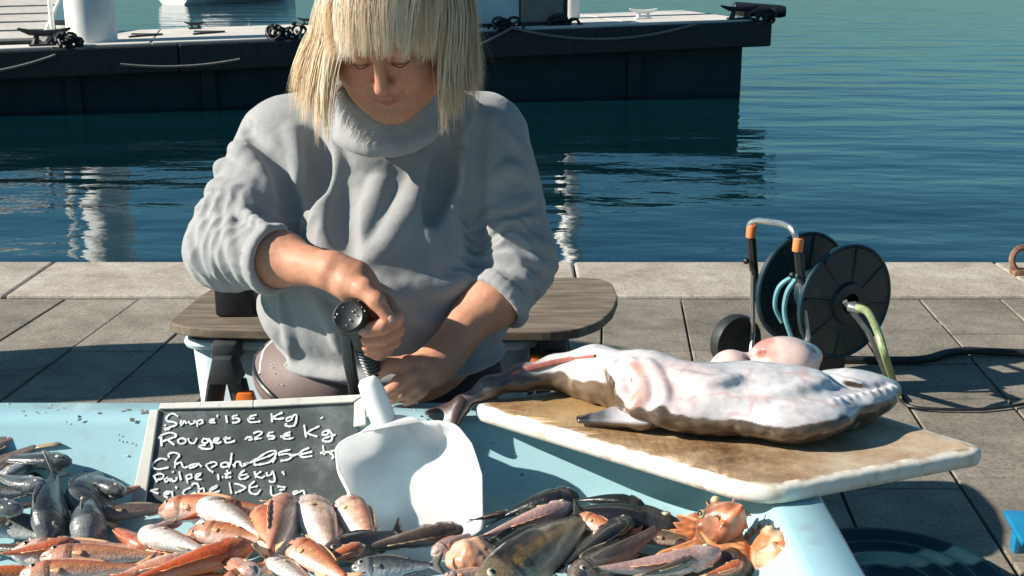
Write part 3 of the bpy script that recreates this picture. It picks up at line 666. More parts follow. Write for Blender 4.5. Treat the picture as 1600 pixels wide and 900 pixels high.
wv = np.tile(wear, len(rings)); colr[:, 0] = np.select([ri <= 3, ri == 4, ri == 5], [0.95, 0.95, np.clip(0.55 + wv, 0, 1)], 0.0)
gx = V[:, 0]; colr[:, 2] = np.where(ri > 5, sm(gx, 0.3, 0.6) * 0.62 + 0.2 * vnoise(V, 14, 9), 0.0).clip(0, 1); pyl = at(900, 640, BZ)
colr[:, 1] = np.where(ri > 5, 0.55 * np.exp(-((V[:, 0] - pyl[0]) ** 2 + (V[:, 1] - pyl[1]) ** 2) / 0.006), 0)
me = mesh("cutting_board", V, Fs, True, colr); bm = bmesh.new(); bm.from_mesh(me); bmesh.ops.recalc_face_normals(bm, faces=bm.faces[:]); bm.to_mesh(me); bm.free()
tag(link("cutting_board", me, m_cut), "thick stained brown chopping board with pale worn edges lying across the tray corner", "cutting board")
# ---- plastic scoop
m_scoop = simple("white_plastic", (0.86, 0.86, 0.84), (0.81, 0.82, 0.81), 9, 0.3, 0.06, 0.0015, sss=0.55, spots=((0.6, 0.6, 0.58), 60, 0.7, 0.78))
sc = thing("scoop", "big white plastic scoop standing handle up in the tray beside the chalkboard", "scoop", at(650, 800, 0.63))
# bowl: half shell whose open side looks up at the camera; u runs handle -> lip
ha, hb = aty(621, 706, 1.925), aty(658, 858, 1.745)      # bottom of the bowl: back and lip
sx = np.array([1.0, 0.0, 0.0]); ud = (hb - ha); ul = np.linalg.norm(ud); ud = ud / ul
sn = np.cross(sx, ud); sn /= np.linalg.norm(sn); sn = sn if sn[1] < 0 else -sn   # opening direction
sx = np.cross(ud, sn); sx = sx if sx[0] > 0 else -sx
V = []; nu, nv = 24, 25
for i in range(nu):
    u = i / (nu - 1); w = np.interp(u, [0, 0.025, 0.07, 0.15, 0.35, 0.65, 1.0], [0.050, 0.070, 0.088, 0.102, 0.110, 0.104, 0.078])
    dpt = np.interp(u, [0, 0.12, 0.5, 0.8, 1.0], [0.066, 0.072, 0.07, 0.056, 0.03]); cx = np.interp(u, [0, 1], [-0.006, 0.022])
    for k in range(nv):
        a = math.pi * k / (nv - 1); ca, sa = math.cos(a), math.sin(a)
        xx = w * math.copysign(abs(ca) ** 0.62, ca); zz = dpt * (1 - abs(sa) ** 0.8)
        V.append(ha + ud * (u * ul) + sx * (cx - xx) + sn * zz)
Fs = [(i * nv + k, i * nv + k + 1, (i + 1) * nv + k + 1, (i + 1) * nv + k) for i in range(nu - 1) for k in range(nv - 1)]
bk = len(V)                                              # back wall, bulging towards the handle
for q in (0.8, 0.6, 0.4, 0.2, 0.0):
    for k in range(nv):
        p = V[k]; c = ha + sn * 0.05 - ud * 0.018; V.append(c + (p - c) * q - ud * 0.02 * (1 - q * q))
for j in range(5):
    o0 = 0 if j == 0 else bk + (j - 1) * nv; o1 = bk + j * nv
    for k in range(nv - 1): Fs.append((o0 + k, o1 + k, o1 + k + 1, o0 + k + 1))
    Fs.append((o0 + nv - 1, o1 + nv - 1, o1, o0)) if True else None
mb = MB(); mb.add(V, Fs); o = mb.build("bowl", m_scoop, sc, sharp=50)
md = o.modifiers.new("thick", 'SOLIDIFY'); md.thickness = 0.003; md.offset = 0
h0 = ha + sn * 0.042 - ud * 0.02 - sx * 0.012; h1 = aty(573, 590, 1.945)
mb = MB(); mb.tube(cr([h0, h0 + (h1 - h0) * 0.25, h0 + (h1 - h0) * 0.6, h1], 5), [0.0215] * 12 + [0.0205, 0.0195, 0.0185, 0.012], 18); mb.build("handle", m_scoop, sc, sharp=60)
m_scoop.node_tree.nodes["Principled BSDF"].inputs["Subsurface Scale"].default_value = 0.03
m_scoop.node_tree.nodes["Principled BSDF"].inputs["Subsurface Radius"].default_value = (1, 1, 1)
# ---- plank table behind the woman
m_plank, n_, l_, b_ = nt("weathered_plank")
f1 = noise(n_, l_, coords(n_, l_, (1.2, 9, 3)), 5, 6, 0.65); c1 = ramp(n_, l_, f1, [(0.3, (0.085, 0.062, 0.044)), (0.5, (0.16, 0.122, 0.088)), (0.7, (0.26, 0.21, 0.16))])
l_.new(c1, b_.inputs["Base Color"]); b_.inputs["Roughness"].default_value = 0.75; bump(n_, l_, b_, f1, 0.4, 0.004)
PZ = 0.66
outl = [(262, 503), (285, 510), (330, 514), (500, 518), (700, 518), (860, 518), (905, 514), (938, 502), (958, 484), (966, 464), (958, 444), (940, 435), (900, 433), (700, 434), (480, 437), (352, 440), (318, 458), (285, 484)]
P = [at(x, y, PZ)[:2] for x, y in outl]; P = round_poly([tuple(p) for p in P], 0.02, 2)
mb = MB(); mb.prism([tuple(p) for p in P], PZ - 0.024, PZ)
pl = mb.build("plank_top", m_plank, bevel=0.004, smooth=False); tag(pl, "weathered wooden plank with rounded ends laid as a side table behind the woman", "plank")
bxp = at(365, 498, PZ); mb = MB(); mb.box(bxp + np.array([0.0, 0.07, 0.062]), (0.092, 0.12, 0.122), b=0.008)
blk = thing("black_box", "small black plastic box standing on the plank at the woman's right elbow", "box", bxp)
mb.build("box_body", m_dark, blk)
m_pblue = simple("pale_blue_plastic", (0.50, 0.62, 0.68), (0.45, 0.57, 0.63), 4, 0.45, 0.08, 0.001)
x0 = aty(297, 560, 2.74)[0]; x1 = aty(829, 560, 2.74)[0]
cr_ = thing("storage_bin", "pale blue plastic bin under the plank, its corners showing on both sides of the woman", "bin", ((x0 + x1) / 2, 2.9, 0))
mb = MB(); L0 = [(x, y, 0.0) for x, y in rrect(x0 + 0.03, x1 - 0.03, 2.77, 3.05, 0.04)]; L1 = [(x, y, 0.6) for x, y in rrect(x0, x1, 2.74, 3.08, 0.04)]; n = len(L0)
mb.add(L0 + L1, [tuple(range(n - 1, -1, -1))] + [(k, (k + 1) % n, n + (k + 1) % n, n + k) for k in range(n)]); o = mb.build("bin_body", m_pblue, cr_); md = o.modifiers.new("t", 'SOLIDIFY'); md.thickness = 0.004
mb = MB(); R0 = [(x, y, 0.605) for x, y in rrect(x0 - 0.008, x1 + 0.008, 2.732, 3.088, 0.045)]; mb.tube([Vector(p) for p in R0 + R0[:1]], 0.012, 8, False); mb.build("rim", m_pblue, cr_)
# sawhorses of black plastic with orange brackets
m_orange = simple("orange_plastic", (0.86, 0.2, 0.03), (0.75, 0.16, 0.02), 8, 0.42, 0.05, 0.001)
m_cap = simple("grey_black_plastic", (0.05, 0.054, 0.058), (0.035, 0.038, 0.042), 20, 0.45, 0.1, 0.001)
def sawhorse(cx, y0, y1, label, sgn):
    t = thing("sawhorse", label, "sawhorse", (cx, (y0 + y1) / 2, 0), "sawhorses under the plank")
    mb = MB(); mb.box((cx, (y0 + y1) / 2, 0.607), (0.06, y1 - y0, 0.05), b=0.008); mb.build("top_beam", m_cap, t)
    for yy, k in ((y0 + 0.03, -1), (y1 - 0.03, 1)):
        mb = MB(); pr = [(-0.022, 0.028), (0.022, 0.028), (0.038, -0.035), (-0.038, -0.035)]
        M = Matrix.Translation((cx, yy + k * 0.02, 0.575)) @ Matrix.Rotation(math.pi / 2, 4, 'X'); mb.prism(pr, -0.035, 0.035, M); mb.build("hinge_cap", m_cap, t, bevel=0.004)
        for s_ in (-1, 1):
            mb = MB(); a = Vector((cx + s_ * 0.022, yy + k * 0.015, 0.54)); b = Vector((cx + s_ * 0.13, yy + k * 0.05, 0.0)); d = (b - a)
            q = d.to_track_quat('Z', 'Y').to_matrix(); mb.box((a + b) / 2, (0.03, 0.042, d.length), rot=q, b=0.006); mb.build("leg", m_dark, t)
        mb = MB(); mb.box((cx, yy + k * 0.03, 0.26), (0.14, 0.012, 0.03), b=0.003); mb.build("brace", m_cap, t)
    mb = MB(); ox = 0.05 * sgn; pr = [(-0.02, 0.045), (0.015, 0.045), (0.045, -0.07), (-0.045, -0.07)] if sgn > 0 else [(-0.012, 0.03), (0.012, 0.03), (0.014, -0.03), (-0.014, -0.03)]
    M = Matrix.Translation((cx + (ox if sgn > 0 else -0.045), y0 - 0.012, 0.475 if sgn > 0 else 0.565)) @ Matrix.Rotation(math.pi / 2, 4, 'X'); mb.prism(pr, -0.012, 0.012, M); mb.build("bracket", m_orange, t, bevel=0.004)
sawhorse(aty(352, 540, 2.68)[0], 2.66, 3.10, "black folding sawhorse with an orange bracket left of the woman", 1)
sawhorse(aty(866, 540, 2.72)[0], 2.70, 3.08, "black folding sawhorse with an orange clip right of the woman", -1)
# ---- hose reel
m_reel = simple("reel_plastic", (0.004, 0.022, 0.032), (0.008, 0.030, 0.041), 6, 0.38, 0.06, 0.001)
m_alu = simple("aluminium_tube", (0.75, 0.75, 0.74), (0.6, 0.6, 0.6), 40, 0.28, 0.05, 0.0005, metal=0.9)
m_col = simple("orange_collar", (0.8, 0.27, 0.1), (0.7, 0.22, 0.08), 10, 0.45, 0.05, 0.001)
m_hose_g = simple("green_hose", (0.30, 0.36, 0.17), (0.2, 0.26, 0.12), 70, 0.5, 0.2, 0.001)
m_hose_b = simple("teal_hose", (0.10, 0.28, 0.32), (0.16, 0.36, 0.4), 25, 0.45, 0.1, 0.001)
m_hose_k = simple("black_hose", (0.012, 0.013, 0.014), (0.022, 0.024, 0.025), 30, 0.4, 0.15, 0.001)
rc0 = aty(1254, 449, 4.26); rc1 = aty(1320, 471, 4.08)
ax = Vector((0.46, -0.89, 0)).normalized()
reel = thing("hose_reel", "dark garden hose reel cart with a silver handle and orange collars on the quay", "hose reel", (0.95, 4.15, 0))
def flange(c, r):
    mb = MB(); mb.lathe([(0.035, 0.03), (0.07, 0.03), (0.075, 0.016), (r * 0.93, 0.006), (r * 0.97, 0.012), (r, 0.008), (r, -0.008), (r * 0.97, -0.012), (r * 0.93, -0.006), (0.075, -0.01), (0.035, -0.012)], c, ax, 56); mb.build("flange", m_reel, reel)
    q = Vector((0, 0, 1)).rotation_difference(ax).to_matrix()
    for k in range(8):
        a = 2 * math.pi * k / 8 + 0.3; d = q @ Vector((math.cos(a), math.sin(a), 0)); mb = MB()
        mb.tube([Vector(c) + d * 0.075 + ax * 0.012, Vector(c) + d * r * 0.92 + ax * 0.007], [0.008, 0.006], 6); mb.build("rib", m_reel, reel)
flange(rc0, 0.208); flange(rc1, 0.206)
mb = MB(); mb.tube([rc0, rc1], 0.085, 24); mb.build("drum", m_reel, reel)
mb = MB(); mb.tube([Vector(rc0) - ax * 0.07, Vector(rc1) + ax * 0.09], 0.016, 10); mb.build("axle", m_dark, reel)
hA, hB = aty(1173, 372, 4.28), aty(1248, 393, 4.02)
mb = MB(); mb.tube(cr([hA, aty(1171, 352, 4.28), aty(1183, 345, 4.25), aty(1205, 347, 4.17), aty(1226, 351, 4.08), aty(1240, 362, 4.03), hB], 5), 0.0105, 10); mb.build("handle_tube", m_alu, reel)
for p, yy in ((aty(1174, 361, 4.28), 1), (aty(1247, 382, 4.02), 1)):
    mb = MB(); mb.lathe([(0.017, -0.024), (0.0185, -0.02), (0.0185, 0.02), (0.015, 0.024)], p, (0.05, 0, 1), 14); mb.build("collar", m_col, reel)
for pts, r in (([aty(1174, 372, 4.285), aty(1176, 400, 4.29), aty(1183, 470, 4.31)], 0.013), ([aty(1248, 395, 4.02), aty(1250, 420, 4.02), aty(1254, 440, 4.01)], 0.0125)):
    mb = MB(); mb.tube(pts, [r * 1.35, r * 1.35, r], 8); mb.build("upright", m_dark, reel)
for a, b in ((aty(1250, 436, 4.01), aty(1263, 528, 3.99)), (aty(1263, 528, 3.99), aty(1255, 552, 3.98)), (aty(1176, 400, 4.29), aty(1176, 520, 4.31)), (aty(1176, 520, 4.31), at(1171, 585, 0.01)), (aty(1357, 520, 4.0), at(1392, 604, 0.01)), (aty(1320, 471, 3.98), aty(1357, 520, 4.0))):
    mb = MB(); mb.tube([a, b], 0.0095, 8); mb.build("frame_tube", m_metal, reel)
for a in (aty(1166, 408, 4.27), aty(1238, 430, 4.0)):
    mb = MB(); mb.sphere(a, 0.012, 8, 6); mb.build("knob", m_dark, reel)
for c in (at(1165, 590, 0.0) + np.array([-0.02, 0.12, 0.1]), at(1262, 600, 0.0) + np.array([0.02, -0.06, 0.1])):
    mb = MB(); mb.lathe([(0.0, 0.02), (0.07, 0.02), (0.08, 0.026), (0.1, 0.024), (0.105, 0.0), (0.1, -0.024), (0.08, -0.026), (0.0, -0.02)], c, ax, 28); mb.build("wheel", m_rub, reel)
mb = MB(); mb.tube(cr([aty(1222, 503, 4.1), aty(1211, 478, 4.09), aty(1218, 448, 4.08), aty(1242, 432, 4.07), aty(1256, 436, 4.07)], 6), 0.0085, 8); mb.build("inner_hose", m_hose_b, reel)
mb = MB(); mb.tube(cr([aty(1244, 436, 4.04), aty(1230, 458, 4.05), aty(1226, 490, 4.06), aty(1236, 524, 4.06), aty(1246, 545, 4.06)], 6), 0.0095, 8); mb.build("inner_hose", m_hose_b, reel)
hp = cr([Vector(rc1) + ax * 0.05, aty(1336, 480, 3.94), aty(1356, 488, 3.9), aty(1372, 520, 3.87), aty(1384, 560, 3.84), at(1398, 604, 0.02), at(1403, 622, 0.014)], 6)
mb = MB(); mb.tube(hp, 0.0135, 10); tag(mb.build("green_hose", m_hose_g), "green garden hose curving down from the hub of the reel", "hose")
mb = MB(); mb.lathe([(0.012, 0.0), (0.018, 0.003), (0.018, 0.04), (0.014, 0.045)], aty(1336, 480, 3.94) - np.array([0.02, -0.01, 0.0]), (0.8, -0.6, -0.1), 12); mb.build("hose_connector", m_metal, reel)
mb = MB(); mb.tube(cr([at(1280, 561, 0.017), at(1340, 562, 0.017), at(1400, 563, 0.017), at(1445, 561, 0.017), at(1478, 552, 0.02), at(1510, 548, 0.02), at(1560, 550, 0.017), at(1640, 553, 0.017), at(1800, 560, 0.017)], 6), 0.0155, 10)
tag(mb.build("black_hose", m_hose_k), "thick black hose lying along the paving right of the reel", "hose")
mb = MB(); mb.tube(cr([at(1396, 606, 0.01), at(1420, 634, 0.009), at(1500, 640, 0.009), at(1560, 637, 0.009), at(1640, 626, 0.009), at(1760, 618, 0.009)], 6), 0.006, 8)  # dark tube drawn in place of the reel frame's cast shadow
tag(mb.build("frame_shadow_line", m_hose_k), "thin dark tube laid on the paving as the shadow line of the reel frame", "shadow line")
# ---- black tub and blue crate on the ground
tc = at(1398, 925, 0.0); tub = thing("rubber_lid", "flat round black rubber lid with raised rings on the paving beside the tray", "lid", tc)
mb = MB(); mb.lathe([(0.235, 0.0), (0.262, 0.012), (0.268, 0.034), (0.262, 0.042), (0.25, 0.040), (0.236, 0.028), (0.215, 0.024), (0.205, 0.034), (0.192, 0.036), (0.182, 0.026), (0.16, 0.023), (0.15, 0.033), (0.138, 0.035), (0.128, 0.025), (0.10, 0.022), (0.09, 0.032), (0.078, 0.032), (0.07, 0.022), (0.0, 0.022)], tc, n=64); mb.build("lid_disc", m_reel, tub, sharp=70)
for k in range(2):
    a = 0.4 + math.pi * k; mb = MB(); q = Vector(tc) + Vector((0.27 * math.cos(a), 0.27 * math.sin(a), 0.02)); mb.box(q, (0.03, 0.1, 0.02), rz=a, b=0.006); mb.build("grip", m_reel, tub)
m_bluep = simple("bright_blue_plastic", (0.015, 0.21, 0.40), (0.01, 0.17, 0.34), 10, 0.35, 0.05, 0.001)
bc = at(1602, 905, 0.0); bt = thing("blue_stool", "bright blue plastic stool cut off by the right edge", "stool", bc + np.array([0.17, 0, 0]))
z_ = 0.085
mb = MB(); mb.box(bc + np.array([0.165, 0.05, z_]), (0.34, 0.26, 0.018), rz=-0.12, b=0.006); mb.build("seat", m_bluep, bt)
mb = MB(); mb.box(bc + np.array([0.168, -0.078, z_ - 0.02]), (0.30, 0.012, 0.03), rz=-0.12, b=0.003); mb.build("apron_rail", m_bluep, bt)
for dx, dy in ((0.03, -0.05), (0.29, -0.08), (0.04, 0.15), (0.31, 0.12)):
    mb = MB(); mb.box(bc + np.array([dx, dy, z_ / 2 - 0.006]), (0.032, 0.032, z_ - 0.008), b=0.005); mb.build("leg", m_bluep, bt)
# ================================================================== FISH
def lab(px, py, v0): return None
# ---- monkfish lying belly up on the chopping board
lo = np.array([-0.14, 1.72, 0.60]); hi = np.array([0.72, 2.30, 0.98])
K = Clay(lo, hi, 0.0035)
def fp(px, py, z): return at(px, py, z)
tail = [fp(672, 652, 0.722), fp(720, 632, 0.748), fp(765, 606, 0.772), fp(815, 591, 0.782), fp(870, 582, 0.788), fp(930, 582, 0.794)]
K.chain(tail, [0.008, 0.012, 0.017, 0.022, 0.029, 0.043], 0.02)
q0 = fp(930, 585, 0.794); q1 = fp(1010, 605, 0.80); q2 = fp(1100, 625, 0.80); q3 = fp(1230, 628, 0.80); q4 = fp(1330, 618, 0.795)
K.cap(q0, q1, 0.047, 0.056, 0.03); K.cap(q1, q2, 0.054, 0.05, 0.03)
def rz(a): return Matrix.Rotation(a, 3, 'Z')
K.ell(q2 + [0.0, 0.01, -0.006], (0.14, 0.085, 0.040), 0.03, rz(0.0))
K.ell(q3 + [-0.01, 0.005, -0.010], (0.125, 0.105, 0.040), 0.03, rz(-0.1)); K.ell(fp(1325, 612, 0.79), (0.075, 0.08, 0.030), 0.03); K.cap(fp(1330, 612, 0.788), fp(1395, 608, 0.79), 0.032, 0.014, 0.025)
K.ell(fp(1170, 588, 0.828), (0.12, 0.05, 0.018), 0.03); K.ell(fp(1238, 668, 0.776), (0.05, 0.03, 0.020), 0.02)
K.chain([fp(1235, 662, 0.788), fp(1300, 652, 0.79), fp(1355, 634, 0.794), fp(1400, 611, 0.798)], [0.014, 0.015, 0.013, 0.009], 0.014)
K.chain([fp(1225, 676, 0.764), fp(1290, 668, 0.765), fp(1350, 652, 0.768), fp(1392, 630, 0.776)], [0.012, 0.014, 0.012, 0.009], 0.010)
# folds of loose belly skin and the lip line round the head
Kb = Clay(K.lo, K.lo + 0.1, K.h); Kb.n = K.n; Kb.f = K.f.copy(); Kb.aim = (1080, 625)
def kfold(pts, r, k=0.01, mode='u', sink=0.4):
    q = []
    for p in pts:
        h = Kb.hit(*p); d = (h - EYE) / np.linalg.norm(h - EYE); q.append(h + d * r * sink)
    K.chain([np.asarray(a) for a in cr(q, 3)], r, k, mode)
kfold([(985, 568), (1000, 592), (1006, 618), (990, 640)], 0.010, 0.012); kfold([(1012, 570), (1030, 596), (1038, 625), (1030, 645)], 0.008, 0.012)
kfold([(955, 570), (968, 595), (975, 622)], 0.009, 0.012); kfold([(1060, 588), (1110, 598), (1150, 592)], 0.006, 0.014)
kfold([(1298, 592), (1325, 602), (1355, 606), (1388, 600)], 0.005, 0.006, 's', 0.0); kfold([(1300, 588), (1318, 594), (1345, 600)], 0.005, 0.006)
kfold([(1120, 662), (1200, 668), (1255, 668)], 0.010, 0.014); kfold([(1180, 622), (1240, 612), (1290, 600)], 0.006, 0.02); kfold([(1060, 640), (1130, 630), (1200, 640)], 0.007, 0.02)
for k in range(9):
    u = k / 8; a = Kb.hit(1300 + 92 * u, 628 - 22 * u); K.cap(a, a + np.array([0.006, -0.014, -0.018]), 0.0058, 0.003, 0.005)
V, Fq = clay_mesh(K, 5)
keep_floor = V[:, 2].copy()
N = normals(V, Fq)
onb = V[:, 0] > -0.02
am = vnoise(V, 20, 3) * 0.0012 + vnoise(V, 75, 4) * 0.0004
side = sm(N[:, 2], 0.35, -0.15)
am += side * (vnoise(V, 60, 9) * 0.0028)
V = V + N * am[:, None]
V[:, 2] = np.where((V[:, 1] > 1.70) & (V[:, 0] > -0.05), np.maximum(V[:, 2], BZ + 0.0012), np.maximum(V[:, 2], 0.7215))
s1 = V[:, 2] - BZ
nn1 = vnoise(V, 22, 11); nn2 = vnoise(V, 60, 12); nn3 = vnoise(V, 9, 15)
edge = sm(N[:, 2] + 0.30 * nn1 + 0.12 * nn2 + 0.10 * nn3 - 0.25 * sm(V[:, 0], 0.34, 0.5), 0.36, 0.22) * np.where(N[:, 1] > 0.2, 0.4, 1.0)
white = np.array([0.74, 0.71, 0.71]); pink = np.array([0.72, 0.46, 0.42]); brown = np.array([0.12, 0.078, 0.05]); dk = np.array([0.05, 0.035, 0.028])
pk = sm(nn3 + 0.3 * nn1, 0.1, 0.7) * 0.45
cs = fp(1050, 595, 0.84); pk = np.maximum(pk, 0.6 * np.exp(-((V[:, 0] - cs[0]) ** 2 / 0.006 + (V[:, 1] - cs[1]) ** 2 / 0.003)))
C = white * (1 - pk[:, None]) + pink * pk[:, None]
vn = sm(1 - np.abs(vnoise(V + 0.01 * np.stack([nn1, nn2, nn3], 1), 17, 33)), 0.93, 0.995) * 0.45; C = C * (1 - vn[:, None]) + np.array([0.62, 0.30, 0.28]) * vn[:, None]
bl = sm(nn1 + nn3, 0.1, 0.9) * 0.35; C = C * (1 - bl[:, None]) + np.array([0.52, 0.54, 0.60]) * bl[:, None]
rd = 0.75 * np.exp(-((V[:, 0] - fp(1000, 600, .85)[0]) ** 2 / 0.0006)) * sm(nn1, -0.2, 0.5); C = C * (1 - rd[:, None]) + np.array([0.5, 0.2, 0.14]) * rd[:, None]
br = brown * (1 + 0.6 * nn1[:, None]) ; br = br * (1 - sm(nn2, 0.1, 0.6)[:, None] * 0.7) + np.array([0.42, 0.33, 0.22]) * sm(nn2, 0.25, 0.7)[:, None] * 0.6
C = C * (1 - edge[:, None]) + br * edge[:, None]
tl = sm(V[:, 0], 0.09, 0.0) * 0.9; C = C * (1 - tl[:, None]) + (np.array([0.075, 0.048, 0.04]) * (1 + 0.5 * nn2[:, None])) * tl[:, None]
hd = sm(V[:, 0], 0.56, 0.66) * sm(nn1 + 0.4 * nn2, -0.2, 0.4) * 0.5; C = C * (1 - hd[:, None]) + dk * hd[:, None]
C = np.clip(C, 0.01, 0.9)
m_monk = attr_mat("wet_monkfish_skin", 0.34, 70, 0.22, 0.35, 0.0012, coat=0.6, sss=0.08)
monk = thing("monkfish", "large gutted monkfish lying belly up on the brown chopping board", "fish", q2 - np.array([0, 0, 0.05]))
link("body", mesh("body", V, Fq, True, C), m_monk, monk)
def clay_part(name, parent, mat, fn, lo, hi, h, colfn, nz=0.0, it=2):
    k = Clay(lo, hi, h); fn(k); V, Fq = clay_mesh(k, it); N = normals(V, Fq)
    if nz: V = V + N * (vnoise(V, 45, 5) * nz)[:, None]
    return link(name, mesh(name, V, Fq, True, np.clip(colfn(V, N), 0.005, 0.95)), mat, parent)
# paddle fin with a black tip
fa, fb = fp(1060, 652, 0.775), fp(905, 655, 0.765)
def f_fin(k):
    k.chain([fa, fp(1000, 655, 0.773), fp(960, 652, 0.769), fp(925, 652, 0.766)], [0.018, 0.014, 0.013, 0.008], 0.02)
    for o in (-0.012, 0.0, 0.012): k.cap(fp(1010, 655, 0.775) + np.array([0, o, 0]), fp(905, 655, 0.763) + np.array([0, o * 0.6, 0]), 0.009, 0.004, 0.008)
def c_fin(V, N):
    t = sm(V[:, 0], fp(985, 655, .77)[0], fp(915, 655, .77)[0]); t = np.clip(t + 0.25 * vnoise(V, 60, 2), 0, 1) * sm(N[:, 2], -0.9, 0.2)
    s_ = sm(N[:, 2], 0.3, -0.2)
    C = np.array([0.55, 0.52, 0.54]) * (1 - s_[:, None]) + np.array([0.2, 0.13, 0.09]) * s_[:, None]
    return C * (1 - t[:, None]) + np.array([0.012, 0.013, 0.018]) * t[:, None]
clay_part("pectoral_fin", monk, m_monk, f_fin, np.minimum(fa, fb) - 0.05, np.maximum(fa, fb) + 0.05, 0.002, c_fin, 0.0008)
# tail fan drooping over the tray rim
ta = fp(722, 632, 0.748)
def f_tail(k):
    for j in range(7):
        u = j / 6; e = fp(668 + 42 * u, 645 + 22 * u, 0.728 - 0.006 * u)
        k.cap(ta, e, 0.0085, 0.0055, 0.014)
clay_part("tail_fin", monk, m_monk, f_tail, np.array([-0.2, 1.85, 0.69]), np.array([0.02, 2.06, 0.79]), 0.002, lambda V, N: np.tile([0.075, 0.05, 0.045], (len(V), 1)) * (1 + 0.5 * vnoise(V, 70, 3))[:, None], 0.001)
# entrails bulging beside the belly
pa, pb = aty(1165, 562, 2.06), aty(1268, 556, 2.06)
def f_gut(k):
    k.ell((pa * 0.42 + pb * 0.58) + [0, 0.0, -0.006], (0.064, 0.06, 0.042), 0.01, rz(0.05)); k.ell(aty(1142, 570, 2.05), (0.032, 0.03, 0.024), 0.014); k.ell(aty(1255, 556, 2.08), (0.034, 0.032, 0.024), 0.012)
    gc = pa * 0.42 + pb * 0.58; k.cap(gc + [0.0, -0.005, -0.015], gc + [-0.01, -0.03, -0.075], 0.036, 0.04, 0.02); k.cap(aty(1142, 572, 2.045), gc + [-0.06, -0.03, -0.07], 0.024, 0.03, 0.02)
    k.cap(aty(1105, 586, 2.04), aty(1180, 574, 2.05), 0.018, 0.024, 0.016); k.chain([aty(1152, 566, 2.04), aty(1190, 553, 2.037), aty(1225, 556, 2.036), aty(1268, 548, 2.045)], 0.004, 0.008, 's')
m_gut = attr_mat("wet_entrails", 0.22, 40, 0.15, 0.15, 0.001, coat=0.5, sss=0.2)
def c_gut(V, N):
    t = sm(vnoise(V, 22, 8) + 0.5 * vnoise(V, 50, 3), -0.1, 0.7)[:, None]; return np.array([0.78, 0.58, 0.52]) * (1 - t) + np.array([0.62, 0.27, 0.22]) * t
clay_part("entrails", monk, m_gut, f_gut, np.array([0.2, 1.9, 0.78]), np.array([0.64, 2.25, 1.02]), 0.0025, c_gut, 0.0008)
# thin red back fin strip along the tail
mb = MB(); mb.tube(cr([Kb.hit(800, 584), Kb.hit(830, 575), Kb.hit(880, 564), Kb.hit(930, 557)], 5), [0.004] * 4 + [0.006] * 8 + [0.004] * 4, 8)
mb.build("dorsal_fin", simple("raw_red_flesh", (0.42, 0.16, 0.13), (0.3, 0.1, 0.08), 40, 0.3, 0.2, 0.001), monk)
# ---- small fish
m_fish = attr_mat("wet_fish_skin", 0.36, 38, 0.34, 0.35, 0.0012, coat=0.6, sss=0.05, cells=260, stretch=(0.6, 1, 1.6))
m_fin = attr_mat("fish_fin", 0.4, 90, 0.2, 0.15, 0.0006, coat=0.2, sss=0.0)
m_eye = attr_mat("fish_eye", 0.12, 10, 0.0, 0.0, coat=0.8)
KIND = {
 # profile half height, half width (fractions of length), colours: back, side, belly, accent ; fin colour
 'rouget': dict(h=[.03, .105, .135, .13, .105, .072, .042, .033], w=[.022, .075, .085, .08, .064, .042, .02, .012], back=(.54, .13, .055), side=(.70, .30, .17), belly=(.84, .60, .5), acc=(.62, .36, .1), fin=(.62, .34, .18), top=.3),
 'bright': dict(h=[.03, .11, .14, .135, .11, .075, .045, .035], w=[.022, .08, .09, .085, .066, .042, .02, .012], back=(.58, .10, .028), side=(.70, .19, .06), belly=(.76, .36, .2), acc=(.6, .24, .05), fin=(.6, .22, .07), top=.5),
 'pale': dict(h=[.03, .11, .14, .135, .108, .075, .045, .035], w=[.022, .08, .09, .085, .066, .042, .02, .012], back=(.60, .27, .18), side=(.80, .57, .48), belly=(.88, .8, .75), acc=(.66, .42, .16), fin=(.66, .4, .22), top=.2),
 'grey': dict(h=[.03, .12, .165, .17, .14, .09, .046, .036], w=[.025, .07, .085, .08, .06, .036, .018, .012], back=(.04, .046, .05), side=(.15, .165, .17), belly=(.58, .58, .56), acc=(.2, .2, .19), fin=(.16, .155, .14), top=.25),
 'silver': dict(h=[.03, .13, .18, .185, .15, .095, .05, .038], w=[.025, .075, .09, .085, .065, .04, .02, .012], back=(.08, .09, .095), side=(.34, .36, .37), belly=(.74, .74, .73), acc=(.3, .3, .3), fin=(.25, .24, .22), top=.2),
 'brown': dict(h=[.03, .10, .125, .12, .1, .07, .042, .033], w=[.024, .075, .082, .075, .06, .04, .02, .012], back=(.07, .05, .04), side=(.19, .125, .1), belly=(.46, .34, .28), acc=(.2, .15, .1), fin=(.3, .22, .13), top=.35),
 'wrasse': dict(h=[.035, .115, .155, .165, .155, .12, .07, .055], w=[.03, .085, .1, .1, .085, .055, .03, .02], back=(.022, .022, .018), side=(.26, .175, .07), belly=(.62, .55, .4), acc=(.55, .3, .07), fin=(.05, .05, .045), top=.1),
 'dark': dict(h=[.03, .11, .15, .15, .13, .09, .05, .036], w=[.025, .08, .09, .085, .066, .042, .02, .012], back=(.012, .012, .014), side=(.03, .03, .034), belly=(.09, .085, .08), acc=(.04, .04, .04), fin=(.03, .03, .032), top=.3),
 'pink': dict(h=[.028, .075, .092, .09, .078, .058, .036, .028], w=[.025, .07, .078, .074, .06, .04, .02, .012], back=(.42, .26, .24), side=(.62, .42, .38), belly=(.78, .6, .53), acc=(.62, .3, .16), fin=(.62, .32, .18), top=.4),
}
TS = np.array([0.0, .1, .24, .40, .58, .76, .92, 1.0])
FISHES = []
def lerp3(a, b, t): return np.asarray(a) * (1 - t) + np.asarray(b) * t
